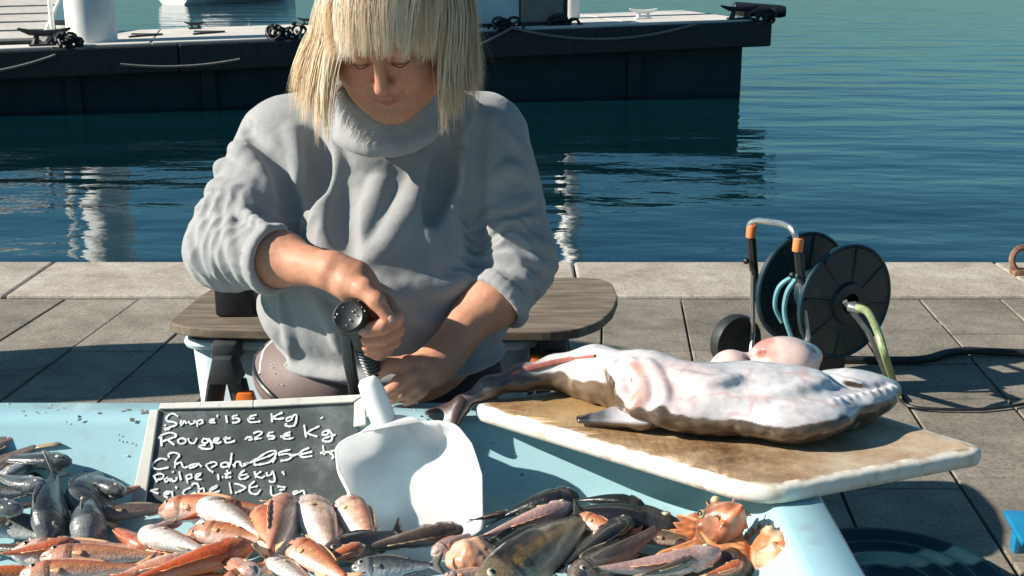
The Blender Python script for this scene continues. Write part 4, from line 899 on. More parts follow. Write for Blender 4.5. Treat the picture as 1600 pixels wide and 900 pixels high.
def fish(kind, head, tail_, zh, zt, roll, label, bend=0.0, hs=1.0, ws=1.0, tailfin=1.0, seed=0, cat="fish", spiky=0.0, name=None):
    fat = {'rouget': 1.22, 'pale': 1.18, 'bright': 1.2, 'pink': 1.15}.get(kind, 1.05); hs *= fat; ws *= fat
    k = KIND[kind]; A = at(head[0], head[1], zh); B = at(tail_[0], tail_[1], zt); Lt = np.linalg.norm(A - B); L = Lt * (0.84 if tailfin > 0 else 1.0)
    X = Vector(A - B).normalized(); Y = Vector((0, 0, 1)).cross(X).normalized(); Z = X.cross(Y)
    M = Matrix((X, Y, Z)).transposed() @ Matrix.Rotation(R(roll), 3, 'X')
    root = thing(name or {'grey': 'grey_bream', 'silver': 'silver_bream', 'rouget': 'red_mullet', 'bright': 'red_mullet', 'pale': 'red_mullet', 'brown': 'brown_fish', 'wrasse': 'wrasse', 'dark': 'dark_fish', 'pink': 'pink_fish'}[kind], label, cat, Vector((A + B) / 2), None)
    root.rotation_euler = M.to_euler()
    rs = np.random.RandomState(seed + len(FISHES) * 17 + 3)
    n, m = 34, 20; tt = np.linspace(0, 1, n) ** 1.15
    hh = np.interp(tt, TS, k['h']) * L * hs; ww = np.interp(tt, TS, k['w']) * L * ws
    hh[0] *= 0.3; ww[0] *= 0.3
    g = np.exp(-((tt - 0.25) / 0.012) ** 2); ww = ww * (1 + 0.10 * sm(tt, 0.10, 0.20) * (tt < 0.238)) - g * ww * 0.10
    xs = Lt / 2 - tt * L; off = bend * L * ((tt - 0.45) ** 2 - 0.1)
    V = []; C = []
    jag = rs.uniform(-1, 1, 40)
    for i in range(n):
        for j in range(m):
            a = 2 * math.pi * j / m; c, s = math.cos(a), math.sin(a)
            y = ww[i] * math.copysign(abs(c) ** 0.9, c) * (0.55 if (tt[i] < 0.085 and -0.5 < s < -0.15) else 1.0); z = hh[i] * s * (1.0 if s > 0 else 1.04)
            V.append((xs[i], y + off[i], z)); v = s + jag[(i * 3 + j) % 40] * 0.12
            t = tt[i]
            col = lerp3(k['belly'], k['side'], float(sm(v, -0.85, -0.1))); col = lerp3(col, k['back'], float(sm(v, k['top'] - 0.35, k['top'] + 0.45)))
            st = math.exp(-((v - 0.08) / 0.14) ** 2) * 0.55 * (0.25 < t < 0.9); col = lerp3(col, k['acc'], st)
            if t < 0.22: col = lerp3(col, np.asarray(k['side']) * 0.85 + 0.08, 0.5)
            col = col * (1 - 0.55 * math.exp(-((t - 0.235 - 0.03 * (1 - s * s)) / 0.012) ** 2) * (abs(s) < 0.8))
            if t < 0.10 and -0.45 < s < -0.2: col = col * 0.35
            C.append(np.clip(col * (1 + 0.14 * jag[(i * 7 + j * 5) % 40]), 0.005, 0.9))
    c0 = len(V); V.append((Lt / 2, off[0], 0)); C.append(C[0]); V.append((xs[-1], off[-1], 0)); C.append(C[-2])
    Fs = [(i * m + j, i * m + (j + 1) % m, (i + 1) * m + (j + 1) % m, (i + 1) * m + j) for i in range(n - 1) for j in range(m)]
    Fs += [(c0, (j + 1) % m, j) for j in range(m)] + [(c0 + 1, (n - 1) * m + j, (n - 1) * m + (j + 1) % m) for j in range(m)]
    me = mesh("body", V, Fs, True, C); bm = bmesh.new(); bm.from_mesh(me); bmesh.ops.recalc_face_normals(bm, faces=bm.faces[:]); bm.to_mesh(me); bm.free()
    link("body", me, m_fish, root, True)
    fc = np.array(k['fin'])
    def fin(name, o, dirs, lens, thick=0.0012, back=0.6):    # a fan of rays from base points o along dirs
        V = []; C = []; nr = len(o); ns = 4
        for r in range(nr):
            for q in range(ns):
                u = q / (ns - 1); p = np.array(o[r]) + np.array(dirs[r]) * lens[r] * u; p = p + np.array([0, 1, 0]) * (0.0005 * L / 0.2 * (1 if r % 2 else -1) * (0.4 + u))
                V.append(p); C.append(np.clip(fc * 1.25 * (1.0 - 0.15 * (r % 2)) * (1.1 - 0.15 * u), 0.005, 0.9))
        Fs = [(r * ns + q, r * ns + q + 1, (r + 1) * ns + q + 1, (r + 1) * ns + q) for r in range(nr - 1) for q in range(ns - 1)]
        o_ = link(name, mesh(name, V, Fs, True, C), m_fin, root, True); md = o_.modifiers.new("t", 'SOLIDIFY'); md.thickness = thick; md.offset = 0
        return o_
    ph = hh[-1]
    if tailfin > 0:
        nr = 11; us = np.linspace(-1, 1, nr); fl = Lt * 0.19 * tailfin
        fin("tail_fin", [(xs[-1] + 0.006, off[-1], ph * 0.8 * u) for u in us], [np.array([-1, bend * 0.5 + 0.1 * math.sin(seed), u * 0.72]) / math.hypot(1, u * 0.72) for u in us], [fl * (0.60 + 0.5 * abs(u) ** 1.3) for u in us])
    nr = 10; us = np.linspace(0.3, 0.72, nr); hz = np.interp(us, tt, hh); of = np.interp(us, tt, off)
    lens = [L * (0.025 + 0.035 * math.sin(math.pi * (0.15 + 0.8 * i / (nr - 1)))) * (0.9 + spiky * (1.2 if i % 2 else 0.2)) for i in range(nr)]
    fin("dorsal_fin", [(Lt / 2 - u * L, of[i], hz[i] * 0.94) for i, u in enumerate(us)], [np.array([-0.75, 0.0, 0.66])] * nr, lens)
    us = np.linspace(0.62, 0.78, 6); hz = np.interp(us, tt, hh); of = np.interp(us, tt, off)
    fin("anal_fin", [(Lt / 2 - u * L, of[i], -hz[i] * 0.95) for i, u in enumerate(us)], [np.array([-0.75, 0.0, -0.66])] * 6, [L * 0.055] * 6)
    px_, pw = 0.27, np.interp(0.27, tt, ww); po = np.interp(0.27, tt, off)
    for sy in (-1, 1):
        us = np.linspace(-0.5, 0.5, 7); fin("pectoral_fin", [(Lt / 2 - px_ * L, po + sy * pw * 0.95, -0.03 * L + 0.012 * L * u) for u in us], [np.array([-0.9, sy * 0.10, -0.15 + u * 0.55]) / np.linalg.norm([0.9, 0.10, -0.15 + u * 0.55]) for u in us], [L * 0.10 * (1 - 0.3 * abs(u)) * (1 + spiky) for u in us])
        ew = np.interp(0.12, tt, ww); er = 0.029 * L * (1 + 0.3 * (kind in ('grey', 'silver')))
        ec = np.array([Lt / 2 - 0.12 * L, np.interp(0.12, tt, off) + sy * (ew * 0.86), 0.035 * L])
        mb = MB(); mb.sphere((0, 0, 0), 1, 10, 8); P = np.array(mb.v); rr = np.hypot(P[:, 0], P[:, 2]); cc_ = np.where((rr < 0.62)[:, None] & ((P[:, 1] * sy) > 0)[:, None], [[0.006, 0.006, 0.008]], [[0.55, 0.47, 0.33]])
        link("eye", mesh("eye", P * [er, er * 0.55, er] + ec, mb.f, True, cc_), m_eye, root, True)
    FISHES.append(root); return root
FL = 0.602
# grey and silver fish at the left
fish('brown', (-130, 745), (66, 664), .655, .70, 75, "brown fish cut by the left edge whose tail stands highest over the tray", hs=1.0, seed=1)
fish('brown', (-105, 770), (84, 684), .64, .685, 80, "fish at the left edge with a yellowish tan tail fin raised", tailfin=1.2, seed=2).children[1]
fish('grey', (112, 722), (-45, 715), .672, .66, 80, "dark grey fish pointing its head right below the tan tail", hs=.8, seed=3)
fish('silver', (5, 742), (92, 712), .665, .645, -70, "small white bellied fish under the dark grey one at the left", hs=1.3, seed=4)
fish('grey', (-60, 772), (100, 764), .66, .645, 80, "grey brown fish stacked upper left with its side lit", hs=.75, seed=5, bend=.2)
fish('brown', (-85, 800), (88, 786), .648, .63, 80, "brownish fish in the middle of the left edge stack", hs=.8, seed=6)
fish('brown', (-60, 824), (92, 806), .64, .622, 80, "lowest brown fish of the left edge stack with pale back", hs=.8, seed=7)
fish('grey', (-20, 812), (118, 842), .632, .615, 60, "dark grey fish with a pale pectoral fin lying lowest at the left edge", hs=.95, seed=8)
fish('grey', (76, 846), (88, 722), .632, .672, 35, "plump grey fish hanging head down with its tail up toward the pile", hs=1.15, ws=1.3, seed=9)
fish('grey', (122, 803), (178, 722), .632, .63, 50, "grey fish with a big round eye, head down beside the plump one", hs=1.25, ws=1.25, seed=10)
fish('silver', (136, 850), (148, 765), .628, .63, 15, "small silver white fish facing the camera on the blue tray floor", hs=1.15, ws=1.7, seed=11)
fish('pale', (163, 778), (246, 752), .625, .63, -60, "small whitish fish left of the chalkboard's lower corner", hs=1.1, seed=12)
fish('brown', (146, 805), (300, 788), .622, .622, 62, "long pinkish brown fish lying alone below the chalkboard's left corner", hs=.85, ws=1.1, seed=13)
fish('dark', (40, 752), (130, 722), .63, .63, 70, "black fish deep in the shadow of the left pile", hs=1.2, seed=14)
# the red mullets
fish('pale', (18, 866), (262, 858), .632, .628, 62, "long pale headed mullet, lowest left of the red heap", hs=.8, ws=1.0, bend=.15, seed=15)
fish('rouget', (62, 872), (292, 868), .650, .635, 70, "orange mullet lying on the pale headed one", hs=.75, seed=16)
fish('rouget', (30, 899), (250, 884), .656, .648, 60, "deep red mullet along the bottom edge under the orange one", hs=.75, seed=17)
fish('bright', (-40, 905), (85, 885), .64, .64, 60, "dark red fish in the bottom left corner", hs=.9, seed=18)
fish('bright', (398, 851), (152, 925), .678, .668, 55, "brightest orange red mullet lying slantwise at the bottom of the heap", hs=.72, ws=1.0, seed=19)
fish('pale', (222, 832), (352, 872), .648, .650, 115, "white bellied mullet with its head at the left, above the brightest one", hs=1.25, ws=1.2, seed=20)
fish('rouget', (238, 862), (160, 815), .632, .625, 55, "mullet seen as a broad orange tail end left of the white bellied one", hs=1.1, tailfin=1.5, seed=21)
fish('rouget', (246, 797), (440, 790), .636, .655, 50, "pinkish orange mullet arched over the top of the heap under the chalkboard", hs=.78, ws=1.1, bend=-.25, seed=22)
fish('pale', (320, 788), (430, 848), .655, .66, 120, "white bellied mullet slanting down right in the heap's upper middle", hs=1.25, ws=1.2, seed=23)
fish('rouget', (304, 828), (440, 846), .66, .655, 70, "round orange mullet half covered in the middle of the heap", hs=1.15, seed=24)
fish('rouget', (290, 842), (404, 806), .64, .642, 60, "mullet tucked under the white bellied one in mid heap", hs=1.0, seed=25)
fish('pale', (452, 788), (418, 884), .645, .672, -30, "pale pink mullet standing tail down right of the brightest one", hs=1.0, ws=1.2, seed=26)
fish('rouget', (402, 800), (432, 872), .655, .668, 40, "narrow mullet with a pink flank behind the tail of the brightest one", hs=1.0, seed=27)
fish('pale', (482, 784), (528, 882), .648, .655, 100, "pinkish white mullet with an orange fin pointing down between heap and scoop", hs=1.05, ws=1.2, seed=28)
fish('pale', (536, 782), (592, 866), .65, .645, 70, "rosy white mullet resting against the scoop's left side", hs=1.1, ws=1.2, seed=29)
fish('rouget', (452, 850), (556, 912), .672, .668, 65, "plump pink mullet at the bottom edge below the scoop's left side", hs=1.05, ws=1.1, seed=30)
fish('pale', (424, 872), (510, 930), .668, .66, 110, "silvery bellied mullet at the bottom edge with only its shoulder showing", hs=1.3, seed=31)
fish('rouget', (350, 912), (430, 876), .672, .67, 60, "mullet at the bottom edge with spread yellowish fins", hs=1.2, seed=32, spiky=.6)
fish('rouget', (500, 800), (410, 782), .625, .625, 70, "mullet lying far back along the chalkboard's lower edge", hs=1.0, seed=33)
fish('rouget', (260, 915), (370, 895), .65, .65, 60, "reddish mullet low in front, mostly beneath the brightest one", hs=1.1, seed=34)
fish('rouget', (160, 888), (260, 850), .628, .628, 60, "mullet lying low between the left pair and the heap", hs=1.0, seed=35)
fish('rouget', (470, 835), (370, 830), .63, .63, 60, "mullet at the core of the heap showing only a sliver of flank", hs=1.3, seed=36)
for i_, (k_, h_, t_, z1_, z2_, l_) in enumerate((
    ('rouget', (205, 850), (330, 890), .625, .63, "mullet low in the heap between the white bellied one and the brightest one"),
    ('bright', (330, 860), (430, 820), .635, .63, "red mullet beneath the centre of the heap"),
    ('rouget', (520, 868), (440, 835), .635, .635, "pink mullet beneath the two upright pale ones"),
    ('pale', (380, 905), (470, 870), .65, .65, "pale mullet at the bottom edge right of the brightest one"),
    ('rouget', (130, 905), (10, 892), .632, .63, "red mullet peeping out at the bottom edge far left of the heap"),
    ('rouget', (590, 822), (505, 845), .63, .635, "mullet at the scoop's left foot under the rosy white one"),
    ('pale', (300, 800), (360, 830), .63, .63, "pale mullet filling the gap beneath the arched one"))):
    fish(k_, h_, t_, z1_, z2_, 65, l_, hs=1.15, ws=1.2, seed=60 + i_)
for i_, (k_, h_, t_, z1_, z2_, r_, l_) in enumerate((
    ('rouget', (118, 846), (-20, 872), .645, .64, 70, "mullet at the left end of the red heap pointing right, above the pale headed one"),
    ('pale', (300, 872), (165, 900), .662, .655, 75, "pale mullet wedged behind the brightest one near the bottom edge"),
    ('rouget', (372, 782), (262, 822), .655, .645, 65, "orange mullet under the chalkboard's last line of writing, pointing right"),
    ('rouget', (570, 852), (470, 892), .665, .66, 70, "orange pink mullet whose snout touches the bluish black fish"),
    ('pale', (400, 900), (330, 858), .675, .668, 80, "whitish mullet in the bottom centre under the tail of the brightest one"),
    ('pink', (285, 815), (190, 842), .65, .64, 60, "slim pink fish across the white bellied mullet's head"),
    ('rouget', (225, 902), (100, 915), .665, .66, 60, "dark orange mullet cut by the bottom edge left of the brightest one"))):
    fish(k_, h_, t_, z1_, z2_, r_, l_, hs=1.0, ws=1.1, seed=100 + i_, bend=.12 * (-1) ** i_)
for i_, (k_, h_, t_, z1_, z2_, r_, l_) in enumerate((
    ('grey', (30, 800), (-60, 770), .67, .66, 70, "dark fish on top of the left edge stack with a lit cheek"),
    ('silver', (70, 762), (-20, 740), .672, .66, 75, "silvery fish between the left edge stack and the white bellied one"),
    ('grey', (190, 772), (120, 730), .64, .635, 60, "small dark fish behind the big eyed one near the chalkboard"),
    ('brown', (60, 862), (-60, 850), .625, .625, 70, "brown fish low at the left edge just above the red heap"))):
    fish(k_, h_, t_, z1_, z2_, r_, l_, hs=1.0, ws=1.1, seed=120 + i_, bend=.1)
# dark and grey fish in front of the scoop
fish('brown', (724, 826), (520, 868), .648, .648, 70, "mottled grey brown fish lying under the scoop's lip, head to the right", hs=1.05, ws=1.1, seed=37)
fish('dark', (505, 872), (640, 826), .66, .64, 60, "bluish black fish with a shiny skin in front of the scoop", hs=1.1, seed=38)
fish('grey', (548, 888), (700, 882), .662, .655, 60, "brownish grey fish at the bottom edge below the bluish black one", hs=.9, ws=1.1, seed=39)
fish('pink', (676, 868), (734, 836), .645, .648, 60, "small smooth orange fish like a sausage right of the scoop", hs=1.7, ws=1.8, tailfin=0, seed=40)
# right hand heap
fish('dark', (1076, 826), (728, 812), .648, .640, 65, "long black eel shaped fish along the back of the right hand heap", hs=.72, ws=1.0, bend=-.3, seed=42)
fish('dark', (905, 772), (752, 812), .665, .63, 70, "black humped fish behind the eel shaped one", hs=1.3, ws=1.4, seed=43, bend=-.2)
fish('brown', (800, 800), (726, 815), .64, .635, 50, "thin reddish brown tail end at the left of the black fish", hs=.9, seed=44)
fish('pink', (896, 790), (730, 846), .672, .65, 60, "slender pale pink fish lying across the black ones", hs=1.0, ws=1.2, seed=45)
fish('grey', (770, 838), (860, 820), .65, .65, 70, "small black and white striped fish under the slender pink one", hs=1.3, seed=46)
fish('wrasse', (746, 935), (935, 792), .662, .668, 62, "big olive gold wrasse with a black back, largest fish of the right heap", hs=.88, ws=1.0, tailfin=.6, seed=47)
fish('dark', (985, 812), (858, 900), .665, .655, 60, "broad black fish beside the olive gold wrasse", hs=1.15, seed=48)
fish('brown', (888, 915), (1010, 838), .672, .66, 45, "smooth brown eel-like fish curving beside the broad black one", hs=.9, ws=1.1, bend=.6, tailfin=0, seed=49)
fish('brown', (1000, 836), (1120, 852), .655, .65, 55, "reddish brown fish in the middle of the right heap", hs=1.0, seed=50)
fish('pink', (1128, 866), (892, 900), .682, .665, 55, "pinkish grey fish lying lengthwise in front of the right heap", hs=1.05, ws=1.1, bend=.15, seed=51)
fish('bright', (940, 822), (1010, 832), .665, .655, 50, "small orange red fish showing behind the brown eel-like one", hs=1.3, seed=52)
fish('pale', (1140, 828), (1205, 852), .655, .64, 70, "small cream coloured fish near the tray's right rim", hs=1.3, seed=53)
fish('grey', (1120, 858), (1220, 838), .632, .63, 60, "grey fish low between the two scorpionfish", hs=1.2, seed=54)
fish('dark', (960, 905), (1090, 890), .65, .65, 60, "dark fish in shade under the pinkish grey one", hs=1.2, seed=55)
fish('rouget', (800, 905), (716, 872), .64, .635, 60, "orange fish tucked left of the olive gold wrasse", hs=1.0, seed=56)
for i_, (k_, h_, t_, z1_, z2_, l_, b_) in enumerate((
    ('dark', (700, 880), (790, 830), .63, .635, "dark fish beneath the orange lump and the wrasse's tail", 0),
    ('brown', (870, 850), (960, 800), .645, .64, "brown fish beneath the broad black one", 0),
    ('dark', (1060, 905), (960, 850), .64, .64, "black fish at the core of the right heap", 0),
    ('brown', (1040, 850), (1150, 800), .635, .625, "dull brown fish behind the left scorpionfish", .2),
    ('dark', (1180, 905), (1080, 880), .63, .63, "dark fish at the bottom edge beneath the crusty lump", 0),
    ('rouget', (1090, 806), (1060, 850), .648, .645, "reddish fish head up beside the left scorpionfish", 0),
    ('dark', (1010, 792), (880, 776), .632, .632, "second black fish along the back of the right heap", -.2))):
    fish(k_, h_, t_, z1_, z2_, 65, l_, hs=1.2, ws=1.3, bend=b_, seed=80 + i_)
for i_, (k_, h_, t_, z1_, z2_, r_, l_) in enumerate((
    ('rouget', (905, 806), (985, 842), .668, .66, 60, "orange brown fish between the wrasse's back and the brown eel-like one"),
    ('dark', (838, 796), (760, 852), .66, .652, 60, "small black fish with white glints under the slender pink one"),
    ('brown', (1085, 872), (990, 905), .685, .675, 60, "brown fish at the bottom edge in front of the pinkish grey one"),
    ('rouget', (1160, 880), (1090, 905), .672, .67, 60, "reddish fish at the bottom edge between the crusty lump and the scorpionfish"),
    ('pink', (690, 905), (790, 886), .655, .655, 60, "pink fish at the bottom edge beneath the orange lump"))):
    fish(k_, h_, t_, z1_, z2_, r_, l_, hs=1.1, ws=1.2, seed=140 + i_, bend=.15)
# an orange chunk and a dark crusty lump are sculpted
m_chunk = attr_mat("rough_orange_skin", 0.42, 60, 0.35, 0.6, 0.003, coat=0.25, sss=0.1)
def lump(name, label, c, r, M, colA, colB, seed, nz=0.005):
    k = Clay(np.array(c) - max(r) * 1.5, np.array(c) + max(r) * 1.5, 0.0025); k.ell(c, r, 0.01, M); rr = np.random.RandomState(seed)
    for _ in range(7):
        d = rr.normal(size=3); d /= np.linalg.norm(d); k.ell(np.array(c) + d * np.array(r) * 0.75, np.array(r) * rr.uniform(.25, .45), 0.008, M)
    V, Fq = clay_mesh(k, 1); N = normals(V, Fq); V = V + N * (vnoise(V, 60, seed) * nz + vnoise(V, 140, seed + 1) * nz * 0.5)[:, None]
    t = sm(vnoise(V, 45, seed + 2) + .5 * vnoise(V, 120, seed + 3), -.4, .6)[:, None]
    return tag(link(name, mesh(name, V, Fq, True, np.clip(np.array(colA) * (1 - t) + np.array(colB) * t, .005, .9)), m_chunk), label, "fish")
lump("fish_chunk", "rough orange lump of rockfish at the bottom edge left of the olive wrasse", at(738, 872, .645), (.038, .034, .026), rz(.4), (.62, .27, .15), (.68, .42, .3), 3, 0.003)
lump("fish_chunk", "dark brown crusty rockfish lump at the bottom edge in the right heap", at(1120, 893, .648), (.06, .035, .03), rz(.2), (.075, .05, .04), (.24, .18, .14), 5, 0.007)
# ---- scorpionfish with spread spiny fins
m_scor = attr_mat("scorpionfish_skin", 0.38, 50, 0.4, 0.5, 0.002, coat=0.3, sss=0.1)
def scorpion(label, c, head_dir, size, seed, tilt):
    root = thing("scorpionfish", label, "fish", Vector(c)); rr = np.random.RandomState(seed)
    X = Vector(head_dir).normalized(); Y = Vector((0, 0, 1)).cross(X).normalized(); Z = X.cross(Y); M = Matrix((X, Y, Z)).transposed() @ Matrix.Rotation(R(tilt), 3, 'X')
    W = lambda p: np.array(Vector(c) + M @ (Vector(p) * size))
    k = Clay(np.array(c) - size * 0.75, np.array(c) + size * 0.75, 0.0022)
    k.cap(W((.12, 0, 0)), W((-.25, 0, 0)), .16 * size, .1 * size, .03); k.cap(W((-.25, 0, 0)), W((-.5, 0, .02)), .09 * size, .04 * size, .03)
    k.ell(W((.22, 0, 0)), np.array((.17, .17, .17)) * size, .02); k.ell(W((.36, 0, -.04)), np.array((.1, .11, .08)) * size, .02)
    k.cap(W((.4, -.08, -.05)), W((.47, .0, -.05)), .03 * size, .03 * size, .01); k.cap(W((.4, .08, -.05)), W((.47, .0, -.05)), .03 * size, .03 * size, .01)
    k.ell(W((.46, 0, .0)), np.array((.05, .05, .03)) * size, .008, None, 's')
    for sy in (-1, 1): k.ell(W((.24, .1 * sy, .13)), np.array((.05, .05, .05)) * size, .008)
    for _ in range(26):
        a = rr.uniform(0, 6.28); xx = rr.uniform(-.1, .4); p = np.array([xx, .17 * math.cos(a), .17 * math.sin(a)]); k.cap(W(p * [1, .9, .9]), W(p * [1, 1.22, 1.22] + [-.03, 0, 0]), .014 * size, .004 * size, .006)
    V, Fq = clay_mesh(k, 1); N = normals(V, Fq); V = V + N * (vnoise(V, 70, seed) * .002)[:, None]
    t = sm(vnoise(V, 40, seed) + .5 * vnoise(V, 100, seed + 1), -.3, .5)[:, None]; b_ = sm(vnoise(V, 28, seed + 5), .15, .6)[:, None]
    C = np.array([.62, .17, .06]) * (1 - t) + np.array([.72, .42, .26]) * t; C = C * (1 - b_ * .7) + np.array([.16, .07, .045]) * b_ * .7
    link("body", mesh("body", V, Fq, True, np.clip(C, .005, .9)), m_scor, root)
    def fan(name, o, dirs, L_, col):
        V = []; C = []; nr = len(dirs)
        for r in range(nr):
            for q in range(5):
                u = q / 4; l_ = L_ * (1 if r % 2 else (0.82 if u == 1 else 1)) * size; V.append(W(o[r]) + np.array(M @ Vector(dirs[r])) * l_ * u + np.array(M @ Vector((0, 0, 1))) * (.012 * size * (1 if r % 2 else -1) * u)); C.append(np.clip(np.array(col) * (1 - .35 * (r % 2)) * (.8 + .4 * ((q + r) % 2)), .01, .9))
        o_ = link(name, mesh(name, V, [(r * 5 + q, r * 5 + q + 1, (r + 1) * 5 + q + 1, (r + 1) * 5 + q) for r in range(nr - 1) for q in range(4)], True, C), m_scor, root); md = o_.modifiers.new("t", 'SOLIDIFY'); md.thickness = .0014; md.offset = 0
    for sy in (-1, 1):
        an = np.linspace(-.9, .7, 11); fan("pectoral_fin", [(.05, .15 * sy, -.02 + .01 * i) for i in range(11)], [Vector((-.5 + .1 * math.sin(a), sy * .8, math.sin(a) * .9)).normalized() for a in an], .42, (.7, .3, .12))
    an = np.linspace(.9, -.35, 12); fan("dorsal_fin", [(.1 - .045 * i, 0, .15 - .004 * i) for i in range(12)], [Vector((-.45, 0, .9)).normalized() for a in an], .22, (.66, .24, .1))
    an = np.linspace(-.6, .6, 9); fan("tail_fin", [(-.48, 0, .03 * a) for a in an], [Vector((-1, 0, a)).normalized() for a in an], .3, (.66, .26, .1))
    for sy in (-1, 1):
        mb = MB(); mb.sphere(W((.265, .115 * sy, .16)), .04 * size, 10, 8); P = np.array(mb.v); u_ = np.array(M @ Vector((.3, sy * .6, .6))); u_ /= np.linalg.norm(u_); d_ = (P - W((.265, .115 * sy, .16))) @ u_ / (.04 * size)
        link("eye", mesh("eye", P, mb.f, True, np.where((d_ > .72)[:, None], [[.004, .004, .005]], [[.7, .5, .25]])), m_eye, root)
scorpion("spiny orange scorpionfish with gaping mouth, left one of the two by the tray's right rim", at(1112, 842, .668), (.25, -.35, .75), .175, 4, 20)
scorpion("spiny orange scorpionfish against the tray's right rim with a raised fin", at(1190, 876, .658), (.35, -.45, .5), .175, 9, -35)
# ================================================================== THE WOMAN
HC = aty(603, 44, 2.10)                                   # middle of the skull
HP, HR, HY = R(32), R(-3), R(-3)
Mh = Matrix.Rotation(HY, 3, 'Z') @ Matrix.Rotation(HP, 3, 'X') @ Matrix.Rotation(HR, 3, 'Y')
# head space: x to the picture's right, y out of the face (world -Y), z up
def hw(p):
    v = Mh @ Vector((p[0], -p[1], p[2])); return HC + np.array(v)
MhN = np.array(Mh)
def hinv(V):
    q = (V - HC) @ MhN; return np.stack([q[:, 0], -q[:, 1], q[:, 2]], 1)
sh_r, el_r, cu_r = aty(447, 232, 2.34), aty(356, 388, 2.22), aty(420, 404, 2.12)
wr_r = aty(520, 424, 2.03)
sh_l, el_l, cu_l = aty(752, 225, 2.34), aty(806, 405, 2.27), aty(786, 462, 2.19)
wr_l = aty(694, 556, 2.095)
chest = aty(600, 300, 2.36); belly = aty(606, 470, 2.34)
B = Clay((-0.66, 1.86, 0.55), (0.16, 2.62, 1.47), 0.003)
# torso (slimmer than the clothes), neck
B.ell(chest + [0, 0.02, -0.02], (0.155, 0.08, 0.16), 0.05); B.ell(belly, (0.20, 0.15, 0.17), 0.05); B.cap(sh_r + [0, 0.02, -0.01], sh_l + [0, 0.02, -0.01], 0.045, 0.045, 0.03)
B.ell(belly + [0, 0.03, -0.14], (0.19, 0.14, 0.12), 0.05)
B.cap(aty(602, 215, 2.31), hw((0, -0.02, -0.06)), 0.058, 0.056, 0.03)
# arms
B.cap(sh_r, el_r, 0.055, 0.05, 0.03); B.cap(el_r, wr_r, 0.056, 0.031, 0.02)
B.ell(aty(425, 402, 2.125), (0.062, 0.05, 0.050), 0.03, rz(0.3))
B.cap(sh_l, el_l, 0.055, 0.05, 0.03); B.cap(el_l, wr_l, 0.058, 0.033, 0.02)
B.ell(aty(775, 470, 2.18), (0.05, 0.05, 0.052), 0.03)
# head
B.ell(hw((0, -0.012, 0.03)), (0.076, 0.093, 0.09), 0.01, Mh); B.ell(hw((0, 0.026, -0.042)), (0.076, 0.064, 0.078), 0.03, Mh); B.ell(hw((0, 0.034, -0.104)), (0.066, 0.046, 0.032), 0.025, Mh)
for sx_ in (-1, 1):
    B.ell(hw((0.041 * sx_, 0.054, -0.046)), (0.037, 0.032, 0.036), 0.02, Mh)          # cheek
    B.cap(hw((0.058 * sx_, 0.012, -0.082)), hw((0.012 * sx_, 0.060, -0.112)), 0.034, 0.030, 0.03)  # jaw
    B.ell(hw((0.033 * sx_, 0.104, 0.0)), (0.019, 0.018, 0.013), 0.012, Mh, 's')      # eye socket
    B.ell(hw((0.033 * sx_, 0.0775, -0.001)), (0.0165, 0.0165, 0.0135), 0.005, Mh)    # lowered lid
    B.cap(hw((0.012 * sx_, 0.094, 0.021)), hw((0.048 * sx_, 0.083, 0.019)), 0.009, 0.007, 0.014)
    B.ell(hw((0.08 * sx_, -0.015, -0.02)), (0.012, 0.02, 0.031), 0.008, Mh)          # ear
    B.ell(hw((0.0125 * sx_, 0.099, -0.043)), (0.0085, 0.010, 0.0075), 0.008, Mh)      # nostril wing
    B.ell(hw((0.0075 * sx_, 0.107, -0.053)), (0.0035, 0.0045, 0.0035), 0.003, Mh, 's')
    B.chain([hw((0.021 * sx_, 0.100, -0.045)), hw((0.030 * sx_, 0.092, -0.062)), hw((0.033 * sx_, 0.084, -0.078))], 0.0022, 0.006, 's')
B.cap(hw((0, 0.094, 0.012)), hw((0, 0.115, -0.036)), 0.0085, 0.0105, 0.012); B.ell(hw((0, 0.116, -0.041)), (0.0115, 0.011, 0.0095), 0.006, Mh)
B.ell(hw((0, 0.082, -0.072)), (0.026, 0.018, 0.022), 0.012, Mh)
B.chain([hw((-0.024, 0.086, -0.0755)), hw((-0.008, 0.0985, -0.0695)), hw((0, 0.099, -0.0705)), hw((0.008, 0.0985, -0.0695)), hw((0.024, 0.086, -0.0755))], [0.003, 0.0055, 0.0055, 0.0055, 0.003], 0.004)
B.chain([hw((-0.02, 0.086, -0.08)), hw((0, 0.0965, -0.084)), hw((0.02, 0.086, -0.08))], [0.003, 0.0068, 0.003], 0.004)
B.chain([hw((-0.026, 0.092, -0.0768)), hw((0, 0.105, -0.0765)), hw((0.026, 0.092, -0.0768))], 0.0022, 0.003, 's')
B.ell(hw((0, 0.078, -0.115)), (0.024, 0.020, 0.018), 0.014, Mh)                       # chin
# right hand closed round the nozzle
def A3(t): return aty(t[0], t[1], t[2])
def finger(ps, r0, r1, k=0.006):
    ps = [A3(p) for p in ps]; n = len(ps); rr = [r0 + (r1 - r0) * i / (n - 1) for i in range(n)]
    for i in range(1, n - 1): rr[i] *= 1.10
    B.chain(ps, rr, k)
B.cap(wr_r, A3((552, 440, 2.02)), 0.031, 0.034, 0.02); B.cap(A3((552, 440, 2.02)), A3((592, 482, 2.01)), 0.033, 0.030, 0.02)
B.cap(A3((545, 445, 1.995)), A3((570, 452, 1.975)), 0.023, 0.019, 0.015)
finger([(566, 450, 1.975), (588, 470, 1.955), (607, 496, 1.948)], 0.0165, 0.0105)                                    # thumb
finger([(604, 474, 1.995), (617, 497, 1.972), (598, 510, 1.953), (571, 517, 1.950)], 0.0150, 0.0115, 0.003)          # index
finger([(610, 490, 2.006), (620, 515, 1.985), (598, 528, 1.966), (573, 531, 1.963)], 0.0145, 0.011, 0.003)
